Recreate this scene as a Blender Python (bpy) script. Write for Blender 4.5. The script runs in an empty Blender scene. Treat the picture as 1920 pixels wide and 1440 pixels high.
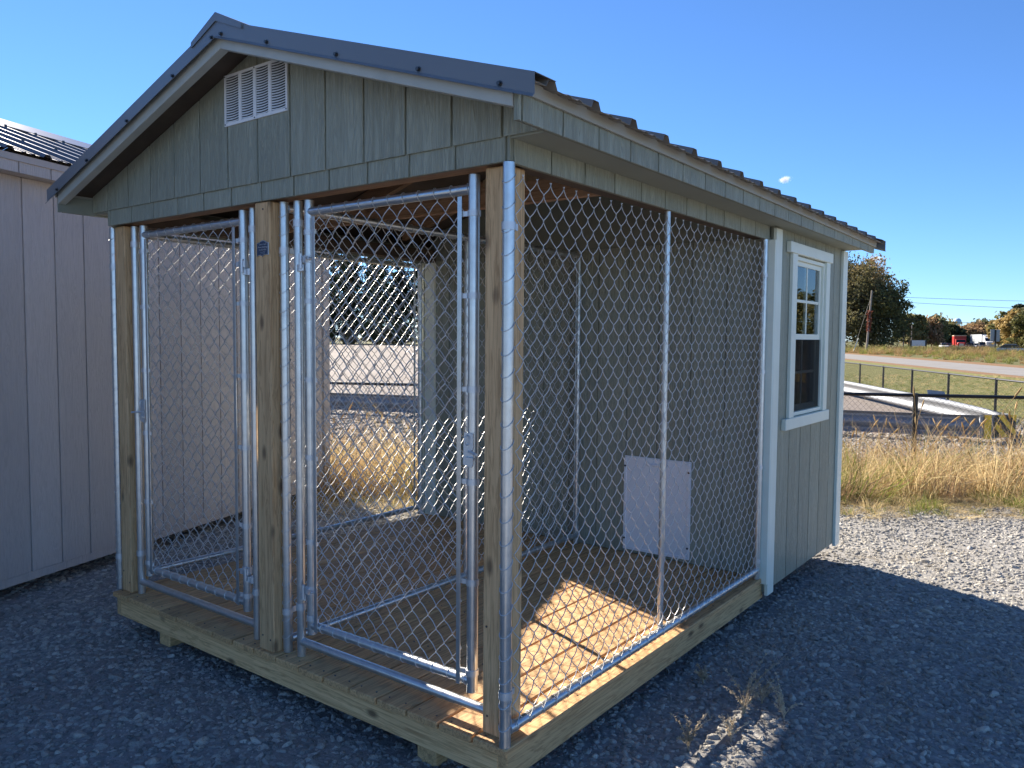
import bpy, bmesh, math, random
import numpy as np
from mathutils import Vector, Matrix, noise

S = bpy.context.scene
COL = S.collection
rnd = random.Random(11)

# ------------------------------------------------------------------ camera
CAM = (3.8734, -1.8828, 1.2656)
YAW, PITCH, ROLL, FPX = 0.6483, -0.0581, 0.0076, 1478.2
def cam_axes():
    cy, sy, cp, sp = math.cos(YAW), math.sin(YAW), math.cos(PITCH), math.sin(PITCH)
    f = Vector((-sy*cp, cy*cp, sp)); r = Vector((cy, sy, 0)); u = r.cross(f)
    cr, sr = math.cos(ROLL), math.sin(ROLL)
    return r*cr+u*sr, u*cr-r*sr, f
r_, u_, f_ = cam_axes()
cd = bpy.data.cameras.new('camera'); co = bpy.data.objects.new('camera', cd); COL.objects.link(co)
M = Matrix(((r_.x, u_.x, -f_.x, CAM[0]), (r_.y, u_.y, -f_.y, CAM[1]), (r_.z, u_.z, -f_.z, CAM[2]), (0, 0, 0, 1)))
co.matrix_world = M
cd.sensor_width = 36; cd.lens = FPX/1920*36; cd.clip_start = .05; cd.clip_end = 6000
S.camera = co

# ------------------------------------------------------------------ light
SUNV = Vector((-1.525, .56, 1.0))                   # towards the sun
EL = math.atan2(SUNV.z, math.hypot(SUNV.x, SUNV.y)); AZ = math.atan2(SUNV.x, SUNV.y)
W = bpy.data.worlds.new('World'); S.world = W; W.use_nodes = True
wn = W.node_tree.nodes; wl_ = W.node_tree.links
sky = wn.new('ShaderNodeTexSky'); sky.sky_type = 'NISHITA'; sky.sun_disc = False
sky.sun_elevation = EL; sky.sun_rotation = AZ; sky.air_density = .82; sky.dust_density = 0; sky.ozone_density = 10
bgn = wn['Background']; bgn.inputs['Strength'].default_value = .045
wl_.new(sky.outputs[0], bgn.inputs['Color'])
sl = bpy.data.lights.new('sun', 'SUN'); sl.energy = 3.3; sl.angle = math.radians(.5); sl.color = (1, .90, .76)
so = bpy.data.objects.new('sun', sl); COL.objects.link(so)
so.rotation_euler = SUNV.to_track_quat('Z', 'Y').to_euler(); so.location = (-15, 6, 10)
S.view_settings.view_transform = 'Standard'; S.view_settings.look = 'None'
S.view_settings.gamma = 1; S.view_settings.use_curve_mapping = False
S.view_settings.exposure = 2.13
try:
    S.cycles.max_bounces = 8; S.cycles.transparent_max_bounces = 24; S.cycles.use_denoising = True
    S.cycles.sample_clamp_indirect = 6
except Exception: pass

# ------------------------------------------------------------------ materials
def new_mat(name):
    m = bpy.data.materials.new(name); m.use_nodes = True
    nt = m.node_tree; b = nt.nodes['Principled BSDF']
    return m, nt, b
def N(nt, t, **kw):
    n = nt.nodes.new(t)
    for k, v in kw.items():
        if k.startswith('i_'): n.inputs[k[2:].replace('_', ' ')].default_value = v
        else: setattr(n, k, v)
    return n
def coords(nt, scale=(1, 1, 1), rand=True):
    tc = N(nt, 'ShaderNodeTexCoord'); mp = N(nt, 'ShaderNodeMapping'); mp.inputs['Scale'].default_value = scale
    if rand:
        oi = N(nt, 'ShaderNodeObjectInfo'); mu = N(nt, 'ShaderNodeMath', operation='MULTIPLY'); mu.inputs[1].default_value = 37.0
        nt.links.new(oi.outputs['Random'], mu.inputs[0])
        ad = N(nt, 'ShaderNodeVectorMath', operation='ADD')
        nt.links.new(tc.outputs['Object'], ad.inputs[0]); nt.links.new(mu.outputs[0], ad.inputs[1])
        nt.links.new(ad.outputs[0], mp.inputs['Vector'])
    else:
        nt.links.new(tc.outputs['Object'], mp.inputs['Vector'])
    return mp.outputs[0]
def ramp(nt, fac, stops):
    r = N(nt, 'ShaderNodeValToRGB'); e = r.color_ramp.elements
    while len(e) < len(stops): e.new(.5)
    for k, (p, c) in enumerate(stops):
        e[k].position = p; e[k].color = (*c, 1) if len(c) == 3 else c
    nt.links.new(fac, r.inputs[0]); return r.outputs[0]
def mixc(nt, fac, a, b, mode='MIX'):
    m = N(nt, 'ShaderNodeMix', data_type='RGBA', blend_type=mode)
    for sock, v in ((m.inputs[0], fac), (m.inputs[6], a), (m.inputs[7], b)):
        if hasattr(v, 'node'): nt.links.new(v, sock)
        else: sock.default_value = v if not isinstance(v, tuple) else (*v, 1)
    return m.outputs[2]
def bump(nt, b, h, s, d=.01):
    bn = N(nt, 'ShaderNodeBump'); bn.inputs['Strength'].default_value = s; bn.inputs['Distance'].default_value = d
    nt.links.new(h, bn.inputs['Height']); nt.links.new(bn.outputs[0], b.inputs['Normal'])
def noi(nt, vec, sc, det=4, rough=.55, dist=0):
    n = N(nt, 'ShaderNodeTexNoise'); n.inputs['Scale'].default_value = sc; n.inputs['Detail'].default_value = det
    n.inputs['Roughness'].default_value = rough; n.inputs['Distortion'].default_value = dist
    nt.links.new(vec, n.inputs['Vector']); return n.outputs[0]
def plain(name, c, rough=.6, metal=0, var=.12, sc=6):
    m, nt, b = new_mat(name); b.inputs['Roughness'].default_value = rough; b.inputs['Metallic'].default_value = metal
    v = coords(nt); f = noi(nt, v, sc, 5)
    lo = tuple(x*(1-var) for x in c); hi = tuple(min(1, x*(1+var)) for x in c)
    nt.links.new(ramp(nt, f, [(.3, lo), (.7, hi)]), b.inputs['Base Color']); return m
def wood(name, axis, c_dark, c_light, rough=.75, knots=.6):
    m, nt, b = new_mat(name); b.inputs['Roughness'].default_value = rough
    st = [14, 14, 14]; st[axis] = .9
    v = coords(nt, tuple(st)); g = noi(nt, v, 2.2, 6, .6, .6)
    fine = [70, 70, 70]; fine[axis] = 2.5
    v2 = coords(nt, tuple(fine)); g2 = noi(nt, v2, 1.5, 3)
    wv = N(nt, 'ShaderNodeMath', operation='SINE'); ml = N(nt, 'ShaderNodeMath', operation='MULTIPLY'); ml.inputs[1].default_value = 46
    nt.links.new(g, ml.inputs[0]); nt.links.new(ml.outputs[0], wv.inputs[0])
    mr = N(nt, 'ShaderNodeMapRange'); mr.inputs[1].default_value = -1; nt.links.new(wv.outputs[0], mr.inputs[0])
    c = ramp(nt, mr.outputs[0], [(0, tuple(x*.8 for x in c_dark)), (.5, c_light), (1, c_light)])
    c = mixc(nt, .45, c, ramp(nt, g2, [(.3, tuple(x*.72 for x in c_dark)), (.7, tuple(min(1, x*1.12) for x in c_light))]))
    lv = coords(nt, (1, 1, 1)); bl = noi(nt, lv, 3.5, 3)
    c = mixc(nt, .5, c, ramp(nt, bl, [(.3, tuple(x*.8 for x in c_light)), (.7, c_light)]), 'MULTIPLY') if False else c
    oi = N(nt, 'ShaderNodeObjectInfo'); rr = N(nt, 'ShaderNodeMapRange'); rr.inputs[3].default_value = .82; rr.inputs[4].default_value = 1.12
    nt.links.new(oi.outputs['Random'], rr.inputs[0])
    hs = N(nt, 'ShaderNodeHueSaturation'); nt.links.new(rr.outputs[0], hs.inputs['Value']); nt.links.new(c, hs.inputs['Color']); c = hs.outputs[0]
    if knots:
        ks = [11, 11, 11]; ks[axis] = 5
        vo = N(nt, 'ShaderNodeTexVoronoi'); vo.inputs['Scale'].default_value = 1.0
        nt.links.new(coords(nt, tuple(ks)), vo.inputs['Vector'])
        kf = ramp(nt, vo.outputs['Distance'], [(0.07, (knots,)*3), (.2, (0, 0, 0))])
        c = mixc(nt, kf, c, (.06, .035, .02))
    nt.links.new(c, b.inputs['Base Color']); bump(nt, b, g2, .35, .004); return m
def siding(name, c, rough=.5, var=1):
    m, nt, b = new_mat(name); b.inputs['Roughness'].default_value = rough
    v = coords(nt, (38, 38, 3.2)); g = noi(nt, v, 1.6, 5, .6, 1.2)
    v2 = coords(nt, (11, 11, .8)); g2 = noi(nt, v2, 2, 4, .55, 1.5)
    wv = N(nt, 'ShaderNodeMath', operation='SINE'); ml = N(nt, 'ShaderNodeMath', operation='MULTIPLY'); ml.inputs[1].default_value = 60
    nt.links.new(g2, ml.inputs[0]); nt.links.new(ml.outputs[0], wv.inputs[0])
    ad = N(nt, 'ShaderNodeMath', operation='ADD'); nt.links.new(g, ad.inputs[0])
    sc = N(nt, 'ShaderNodeMath', operation='MULTIPLY'); sc.inputs[1].default_value = .22; nt.links.new(wv.outputs[0], sc.inputs[0]); nt.links.new(sc.outputs[0], ad.inputs[1])
    col = ramp(nt, ad.outputs[0], [(.15, tuple(x*(1-.20*var) for x in c)), (.45, tuple(x*(1-.02*var) for x in c)), (.8, tuple(x*(1+.08*var) for x in c))])
    oi = N(nt, 'ShaderNodeObjectInfo'); rr = N(nt, 'ShaderNodeMapRange'); rr.inputs[3].default_value = .92; rr.inputs[4].default_value = 1.06
    nt.links.new(oi.outputs['Random'], rr.inputs[0]); hs = N(nt, 'ShaderNodeHueSaturation'); nt.links.new(rr.outputs[0], hs.inputs['Value']); nt.links.new(col, hs.inputs['Color'])
    nt.links.new(hs.outputs[0], b.inputs['Base Color']); bump(nt, b, ad.outputs[0], .7*var, .008); return m
def galv(name, c=(.68, .70, .71), rough=.30, metal=.9):
    m, nt, b = new_mat(name); b.inputs['Metallic'].default_value = metal
    v = coords(nt); f = noi(nt, v, 28, 4, .6)
    nt.links.new(ramp(nt, f, [(.3, tuple(x*.82 for x in c)), (.7, c)]), b.inputs['Base Color'])
    f2 = noi(nt, v, 9, 3); mr = N(nt, 'ShaderNodeMapRange'); mr.inputs[3].default_value = rough-.06; mr.inputs[4].default_value = rough+.14
    nt.links.new(f2, mr.inputs[0]); nt.links.new(mr.outputs[0], b.inputs['Roughness']); return m
def leafy(name, cols, trans=.35, sc=.35, rough=.7):
    m, nt, b = new_mat(name); b.inputs['Roughness'].default_value = rough
    b.inputs['Specular IOR Level'].default_value = .2
    tc = N(nt, 'ShaderNodeTexCoord'); oi = N(nt, 'ShaderNodeObjectInfo')
    f = noi(nt, coords(nt), sc, 5, .7)
    n = len(cols); c = ramp(nt, f, [(.28+.44*k/(n-1), q) for k, q in enumerate(cols)])
    hs = N(nt, 'ShaderNodeHueSaturation'); rr = N(nt, 'ShaderNodeMapRange'); rr.inputs[3].default_value = .75; rr.inputs[4].default_value = 1.25
    nt.links.new(oi.outputs['Random'], rr.inputs[0]); nt.links.new(rr.outputs[0], hs.inputs['Value']); nt.links.new(c, hs.inputs['Color'])
    nt.links.new(hs.outputs[0], b.inputs['Base Color'])
    tr = N(nt, 'ShaderNodeBsdfTranslucent'); nt.links.new(hs.outputs[0], tr.inputs['Color'])
    mx = N(nt, 'ShaderNodeMixShader'); mx.inputs[0].default_value = trans
    nt.links.new(b.outputs[0], mx.inputs[1]); nt.links.new(tr.outputs[0], mx.inputs[2])
    nt.links.new(mx.outputs[0], nt.nodes['Material Output'].inputs['Surface']); return m
def ground_mat(name, cols, sc, sc2, bumpd=.02, rough=.9):
    m, nt, b = new_mat(name); b.inputs['Roughness'].default_value = rough
    b.inputs['Specular IOR Level'].default_value = .2
    v = coords(nt, rand=False); f = noi(nt, v, sc, 8, .65); f2 = noi(nt, v, sc2, 4, .6)
    n = len(cols); c = ramp(nt, f, [(.3+.4*k/(n-1), q) for k, q in enumerate(cols)])
    c = mixc(nt, .6, c, ramp(nt, f2, [(.3, (.55, .55, .55)), (.7, (1, 1, 1))]), 'MULTIPLY')
    nt.links.new(c, b.inputs['Base Color']); bump(nt, b, f2, .6, bumpd); return m
def glass_mat(name):
    m, nt, b = new_mat(name); nt.nodes.remove(b)
    t = N(nt, 'ShaderNodeBsdfTransparent'); t.inputs[0].default_value = (.82, .86, .84, 1)
    g = N(nt, 'ShaderNodeBsdfGlossy'); g.inputs['Roughness'].default_value = .015; g.inputs[0].default_value = (.95, .97, 1, 1)
    fr = N(nt, 'ShaderNodeFresnel'); fr.inputs[0].default_value = 1.75
    mx = N(nt, 'ShaderNodeMixShader'); nt.links.new(fr.outputs[0], mx.inputs[0]); nt.links.new(t.outputs[0], mx.inputs[1]); nt.links.new(g.outputs[0], mx.inputs[2])
    nt.links.new(mx.outputs[0], nt.nodes['Material Output'].inputs['Surface']); return m

GREY = (.330, .338, .262)
M_paint = siding('grey_siding_paint', GREY)
M_skylitgrey = plain('skylit_grey_paint', (.42, .43, .39), .5, 0, .08, 9)  # siding grey made lighter: skylight on the rake boards is in the colour
M_soffit = plain('soffit_paint', (.30, .31, .25), .6, 0, .06, 5)
M_white = plain('cream_trim_paint', (.80, .82, .70), .45, 0, .04, 7)
M_groove = plain('groove_shade_paint', (.23, .24, .19), .7, 0, .1)
M_shadewood = plain('painted_shade_wood', (.10, .072, .05), .8, 0, .25)  # shadow under the roof is put into this dark wood colour
M_truss = wood('truss_lumber', 0, (.30, .17, .09), (.42, .25, .14), .8, .4)
M_ply = plain('plywood', (.40, .29, .17), .75, 0, .15, 14)
M_deck = wood('deck_lumber', 1, (.47, .245, .10), (.72, .445, .205), .72, .35)
M_rimx = wood('treated_lumber_x', 0, (.54, .31, .13), (.77, .505, .245), .75, .8)
M_rimy = wood('treated_lumber_y', 1, (.54, .31, .13), (.77, .505, .245), .75, .8)
M_post = wood('treated_post', 2, (.50, .29, .13), (.70, .455, .235), .75, .7)
M_galv = galv('galvanised_pipe')
M_wire = galv('galvanised_wire', (.74, .75, .75), .44, .72)
M_alum = plain('cast_aluminium', (.66, .68, .70), .45, .7, .06)
M_roof = plain('dark_metal_roof', (.20, .175, .15), .38, 0, .1, 3)
M_rake = plain('grey_metal_trim', (.15, .165, .185), .32, 0, .05, 3)
M_drip = plain('beige_drip_metal', (.40, .385, .33), .45, 0, .05, 3)
M_vent = plain('white_vent_plastic', (.78, .79, .80), .5, 0, .04)
M_door = plain('pale_plastic_door', (.82, .82, .86), .45, 0, .04, 3)
M_black = plain('black_metal', (.012, .013, .015), .45, 0, .2)
M_screw = plain('screw_metal', (.10, .10, .10), .4, .8, .1)
M_glass = glass_mat('window_glass')
M_screen = None
M_plate = plain('plate_navy', (.035, .06, .11), .4, 0, .1)
M_plateedge = plain('plate_silver', (.55, .58, .62), .35, .8, .05)
M_shed = siding('mauve_shed_paint', (.50, .442, .418), .5, .55)
M_shedgroove = plain('mauve_groove', (.38, .335, .31), .7, 0, .08)
M_shedtrim = plain('mauve_trim', (.44, .39, .37), .5, 0, .06)
M_shedroof = plain('shed_roof_metal', (.16, .15, .155), .25, .3, .1, 3)

# ------------------------------------------------------------------ mesh helpers
WL = {}
class MB:
    def __init__(s): s.v = []; s.f = []
    def quad(s, *p):
        n = len(s.v); s.v += [tuple(q) for q in p]; s.f.append(tuple(range(n, n+len(p)))); return s
    def box(s, lo, hi):
        n = len(s.v); x0, y0, z0 = lo; x1, y1, z1 = hi
        s.v += [(x0, y0, z0), (x1, y0, z0), (x1, y1, z0), (x0, y1, z0), (x0, y0, z1), (x1, y0, z1), (x1, y1, z1), (x0, y1, z1)]
        s.f += [tuple(n+k for k in q) for q in ((0, 3, 2, 1), (4, 5, 6, 7), (0, 1, 5, 4), (1, 2, 6, 5), (2, 3, 7, 6), (3, 0, 4, 7))]; return s
    def prism(s, poly, axis, a, b):
        """poly: 2D points in the plane of the two other axes (in xyz order), extruded from a to b"""
        n = len(s.v); k = len(poly)
        def mk(p, t):
            q = list(p); q.insert(axis, t); return tuple(q)
        s.v += [mk(p, a) for p in poly]+[mk(p, b) for p in poly]
        s.f.append(tuple(range(n, n+k))[::-1]); s.f.append(tuple(range(n+k, n+2*k)))
        for i in range(k): j = (i+1) % k; s.f.append((n+i, n+j, n+k+j, n+k+i))
        return s
    def tube(s, pts, r, n=10, caps=True):
        pts = [Vector(p) for p in pts]; rs = r if isinstance(r, (list, tuple)) else [r]*len(pts)
        base = len(s.v); prev = None
        for i, p in enumerate(pts):
            t = (pts[min(i+1, len(pts)-1)]-pts[max(i-1, 0)]).normalized()
            if prev is None:
                a = Vector((0, 0, 1)) if abs(t.z) < .9 else Vector((1, 0, 0)); nrm = t.cross(a).normalized()
            else: nrm = (prev-t*prev.dot(t)).normalized()
            prev = nrm; b = t.cross(nrm)
            for k in range(n):
                an = 2*math.pi*k/n; s.v.append(tuple(p+(nrm*math.cos(an)+b*math.sin(an))*rs[i]))
        for i in range(len(pts)-1):
            for k in range(n):
                a = base+i*n+k; b2 = base+i*n+(k+1) % n; s.f.append((a, b2, b2+n, a+n))
        if caps:
            s.f.append(tuple(range(base, base+n))[::-1]); m = base+(len(pts)-1)*n; s.f.append(tuple(range(m, m+n)))
        return s
    def ring(s, c, axis, R, r, n=12, k=5, a0=0, a1=2*math.pi, half=False):
        c = Vector(c); ax = Vector(axis).normalized(); a = Vector((0, 0, 1)) if abs(ax.z) < .9 else Vector((1, 0, 0))
        e1 = ax.cross(a).normalized(); e2 = ax.cross(e1)
        return s.tube([c+(e1*math.cos(a0+(a1-a0)*i/n)+e2*math.sin(a0+(a1-a0)*i/n))*R for i in range(n+1)], r, k, False)
    def ball(s, c, r, nu=8, nv=6, sx=1, sy=1, sz=1):
        b = len(s.v); c = Vector(c)
        for j in range(nv+1):
            th = math.pi*j/nv
            for i in range(nu):
                ph = 2*math.pi*i/nu; s.v.append((c.x+r*sx*math.sin(th)*math.cos(ph), c.y+r*sy*math.sin(th)*math.sin(ph), c.z+r*sz*math.cos(th)))
        for j in range(nv):
            for i in range(nu):
                a = b+j*nu+i; d = b+j*nu+(i+1) % nu; s.f.append((a, a+nu, d+nu, d))
        return s
def obj(name, mb, mat, parent=None, smooth=False, bevel=0, T=None, zoff=None, fix=True, mats=None):
    vs = [Vector(v) for v in mb.v]
    if zoff: vs = [Vector((v.x, v.y, v.z+zoff(v))) for v in vs]
    if T is not None: vs = [T @ v for v in vs]
    lo = Vector((min(v.x for v in vs), min(v.y for v in vs), min(v.z for v in vs))); hi = Vector((max(v.x for v in vs), max(v.y for v in vs), max(v.z for v in vs)))
    c = (lo+hi)/2
    me = bpy.data.meshes.new(name); me.from_pydata([tuple(v-c) for v in vs], [], mb.f)
    if bevel or fix:
        bm = bmesh.new(); bm.from_mesh(me)
        if fix: bmesh.ops.recalc_face_normals(bm, faces=bm.faces)
        if bevel:
            es = [e for e in bm.edges if len(e.link_faces) == 2 and e.calc_face_angle(0) > .6]
            bmesh.ops.bevel(bm, geom=es, offset=bevel, segments=1, affect='EDGES', clamp_overlap=True)
        bm.to_mesh(me); bm.free()
    if mat: me.materials.append(mat)
    if smooth:
        me.shade_smooth()
        if smooth != 'all':
            try: me.set_sharp_from_angle(angle=math.radians(42))
            except Exception: pass
    o = bpy.data.objects.new(name, me); COL.objects.link(o)
    o.location = c
    if parent is not None: o.parent = parent; o.location = c-WL[parent.name]
    WL[o.name] = c
    return o
def thing(name, loc, label, cat, group=None):
    o = bpy.data.objects.new(name, None); COL.objects.link(o); o.location = loc; o.empty_display_size = .2
    WL[o.name] = Vector(loc); return tag(o, label, cat, group)
def tag(o, label, cat, group=None):
    o['label'] = label; o['category'] = cat
    if group: o['group'] = group
    return o
def struct(o): o['kind'] = 'structure'; return o
def stuff(o): o['kind'] = 'stuff'; return o
def B(name, lo, hi, mat, parent, bevel=.002, **kw): return obj(name, MB().box(lo, hi), mat, parent, bevel=bevel, **kw)
def pipe(name, pts, r, parent, mat=None, n=14): return obj(name, MB().tube(pts, r, n), mat or M_galv, parent, smooth=True, fix=False)
def copy_tree(o, loc, label=None, rotz=None, parent=None, scale=None):
    c = o.copy(); COL.objects.link(c)
    if parent is None:
        c.location = loc
        if rotz is not None: c.rotation_euler = (0, 0, rotz)
        if scale is not None: c.scale = (scale,)*3
        if label: c['label'] = label
    else: c.parent = parent
    for ch in list(o.children): copy_tree(ch, None, parent=c)
    return c
def raw_mesh(name, verts, faces, mat, parent=None, smooth=True):
    """numpy verts (n,3) and quads (m,4)"""
    lo, hi = verts.min(0), verts.max(0); c = (lo+hi)/2; v = (verts-c).astype(np.float32)
    me = bpy.data.meshes.new(name); me.vertices.add(len(v)); me.vertices.foreach_set('co', v.ravel())
    me.loops.add(faces.size); me.loops.foreach_set('vertex_index', faces.astype(np.int32).ravel())
    me.polygons.add(len(faces)); k = faces.shape[1]
    me.polygons.foreach_set('loop_start', np.arange(len(faces), dtype=np.int32)*k)
    me.update(calc_edges=True); me.validate()
    if mat: me.materials.append(mat)
    if smooth: me.shade_smooth()
    o = bpy.data.objects.new(name, me); COL.objects.link(o); cv = Vector(c.tolist()); o.location = cv
    if parent is not None: o.parent = parent; o.location = cv-WL[parent.name]
    WL[o.name] = cv; return o
def tubes_np(paths, r, nrm, sides=4):
    """paths (n,m,3) -> verts, quads"""
    n, m, _ = paths.shape
    t = np.gradient(paths, axis=1); t /= np.linalg.norm(t, axis=2, keepdims=True)+1e-12
    nr = np.broadcast_to(np.asarray(nrm, float), t.shape); nr = nr-t*(nr*t).sum(2, keepdims=True); nr /= np.linalg.norm(nr, axis=2, keepdims=True)+1e-12
    b = np.cross(t, nr); a = 2*np.pi*(np.arange(sides)+.5)/sides
    ring = paths[:, :, None, :]+r*(np.cos(a)[None, None, :, None]*nr[:, :, None, :]+np.sin(a)[None, None, :, None]*b[:, :, None, :])
    v = ring.reshape(-1, 3); idx = np.arange(n*m*sides).reshape(n, m, sides)
    A = idx[:, :-1, :]; Bq = np.roll(A, -1, axis=2); D = idx[:, 1:, :]; Cq = np.roll(D, -1, axis=2)
    return v, np.stack([A, Bq, Cq, D], -1).reshape(-1, 4)
def chain_link(name, p0, du, L, z0, z1, parent, r=.00165, pitch=.0742, vp=1.07, mat=None, fine=True, sides=4, sag=0, seed=1, zfun=None):
    """woven diamond mesh: every wire is a flattened helix that hooks its neighbours"""
    rg = np.random.RandomState(seed); a = pitch/4; nw = int(L/(2*a)); av = a*vp; J = int((z1-z0)/(2*av))
    du = np.array([du[0], du[1], 0.]); du /= np.linalg.norm(du); nn = np.array([-du[1], du[0], 0.])
    us, zs, ns, ok = [], [], [], []
    for par in (0, 1):
        u, z, n = [], [], []
        for j in range(J+1):
            sgn = -1 if (j+par) % 2 == 0 else 1
            zc = z0+2*av*j
            if fine:
                d = av*.2
                u += [sgn*(a-.0022), sgn*(a+r*.9), sgn*(a-.0022)]; z += [zc-d, zc, zc+d]; n += [-sgn*.0020, 0, sgn*.0020]
                if j < J: u += [sgn*a*.42, 0, -sgn*a*.42]; z += [zc+av*.60, zc+av, zc+av*1.40]; n += [sgn*.0044, sgn*.0053, sgn*.0044]
            else: u += [sgn*a]; z += [zc]; n += [0]
        us.append(u); zs.append(z); ns.append(n)
    us, zs, ns = map(np.array, (us, zs, ns))
    i = np.arange(nw); par = i % 2; uc = a+2*a*i
    U = uc[:, None]+us[par]; Z = zs[par].astype(float); Nn = ns[par].astype(float)
    if sag:
        Nn = Nn+sag*np.sin(U*5.1+Z*2.3+seed)*.6+sag*np.sin(Z*4.7+U*1.7)*.5
        Z = Z+sag*.7*np.sin(U*3.3+seed); U = U+rg.normal(0, sag*.12, U.shape)
    P = np.array([p0[0], p0[1], 0.])+U[..., None]*du+Nn[..., None]*nn
    P[..., 2] = Z if zfun is None else Z+zfun(P[..., 0], P[..., 1])
    v, f = tubes_np(P, r, nn, sides)
    return raw_mesh(name, v, f, mat or M_wire, parent)
# ------------------------------------------------------------------ the kennel building
G = -.21                                             # gravel level (deck top is z = 0)
K = thing('dog_kennel', (1.22, 1.8, G), 'grey two run dog kennel building with chain link front, wooden deck and metal roof', 'kennel')
W_, D_, LEN, H_ = 2.44, 2.23, 3.60, 1.79
ZT = lambda h: 2.405-.322*h                          # rake trim top line, h = distance from the ridge
tilt = lambda v: .012-.0075*v.y                      # the roof falls a little towards the back

# base
for x in (.305, 2.005):
    B('skid', (x, .05, G-.02), (x+.09, LEN-.1, -.117), M_rimy, K, .004)
    B('skid_block', (x-.03, .6, G-.03), (x+.12, .9, G+.004), M_rimx, K, .004)
B('rim_board', (.038, 0, -.115), (2.402, .038, -.0255), M_rimx, K, .003)
B('rim_board', (2.402, 0, -.115), (2.44, D_+.02, -.0255), M_rimy, K, .003)
B('rim_board', (0, 0, -.115), (.038, LEN, -.0255), M_rimy, K, .003)
for k in range(6): B('joist', (.04, .42+.4*k, -.115), (2.40, .458+.4*k, -.027), M_rimx, K, 0)
w = (W_+.024)/17
for k in range(17):
    e = rnd.uniform(-.003, .003); zz = rnd.uniform(-.0012, .0012)
    B('deck_board', (-.012+w*k+.0042, -.016+e, -.0245+zz), (-.012+w*(k+1)-.0042, D_-.002, zz), M_deck, K, .0035)
bm_ = MB()
for k in range(17):
    for y in (.02, .44, .84, 1.24, 1.64, 2.04):
        for dx in (.03, w-.036): bm_.tube([(-.012+w*k+dx, y, -.002), (-.012+w*k+dx, y, .0018)], .0035, 6)
obj('deck_screw', bm_, M_screw, K)['kind'] = 'stuff'
# posts
for x0, x1, y0, y1 in ((0, .089, .028, .117), (1.166, 1.262, .004, .093), (2.314, 2.404, .03, .119)):
    B('post', (x0, y0, .0005), (x1, y1, 1.788), M_post, K, .004)
nb = MB()
for (x, y, z) in ((.02, .028, .1), (.075, .028, .05), (1.19, .004, .06), (1.24, .004, .05), (2.335, .03, .06), (2.385, .03, .05), (2.33, .03, .35), (1.22, .004, 1.76)):
    nb.tube([(x, y-.0015, z), (x, y+.002, z)], .004, 6)
obj('nail', nb, M_screw, K)['kind'] = 'stuff'

# siding walls: a backing sheet with the boards standing proud of it
def board_xz(x0, x1, zlo, ztop, holes=()):
    """front outline of one board between x0 and x1 (ztop is a function), minus rectangular holes"""
    return [(x0, zlo), (x1, zlo)]+([(1.22, ztop(1.22))] if x0 < 1.22 < x1 else [])[::1]+[]
gz = lambda x: ZT(abs(x-1.22))-.03
def gable(y, face, zlo, g0, xa=-.13, xb=2.57, name='gable_wall'):
    t = .012 if face < 0 else -.012
    poly = [(xa, zlo), (xb, zlo), (xb, gz(xb)), (1.22, gz(1.22)), (xa, gz(xa))]
    wall = obj(name, MB().prism(poly, 1, y, y+(.01 if face < 0 else -.01)), M_groove, K)
    k = -3; edges = []
    while g0+.2*k < xa: k += 1
    edges = [xa]+[g0+.2*j for j in range(k, 40) if g0+.2*j < xb]+[xb]
    for i in range(len(edges)-1):
        a, b2 = edges[i]+(.004 if i else 0), edges[i+1]-(.004 if i < len(edges)-2 else 0)
        if b2-a < .012: continue
        pl = [(a, zlo), (b2, zlo), (b2, gz(b2))]+([(1.22, gz(1.22))] if a < 1.22 < b2 else [])+[(a, gz(a))]
        obj('siding_board', MB().prism(pl, 1, y-t, y+(.0005 if face < 0 else -.0005)), M_paint, wall, bevel=.0015)
    return wall
GW = gable(0, -1, 1.861, .612)
gable(LEN, 1, 1.861, .612)
def strip_x(name, y0, y1, z0, z1, xa, xb, g0, face, par=K, mat=M_paint):
    """horizontal header strip with vertical grooves; face -1 looks to -y"""
    wall = B(name, (xa, min(y0, y1), z0), (xb, max(y0, y1), z1), M_groove, par, 0)
    ed = [xa]+[g0+.2*j for j in range(-5, 40) if xa+.01 < g0+.2*j < xb-.01]+[xb]
    yf = min(y0, y1) if face < 0 else max(y0, y1)
    for i in range(len(ed)-1):
        a, b2 = ed[i]+.004*(i > 0), ed[i+1]-.004*(i < len(ed)-2)
        B('siding_board', (a, min(yf, yf+face*.007), z0-.001), (b2, max(yf, yf+face*.007), z1+.001), mat, wall, .0012)
    return wall
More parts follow.
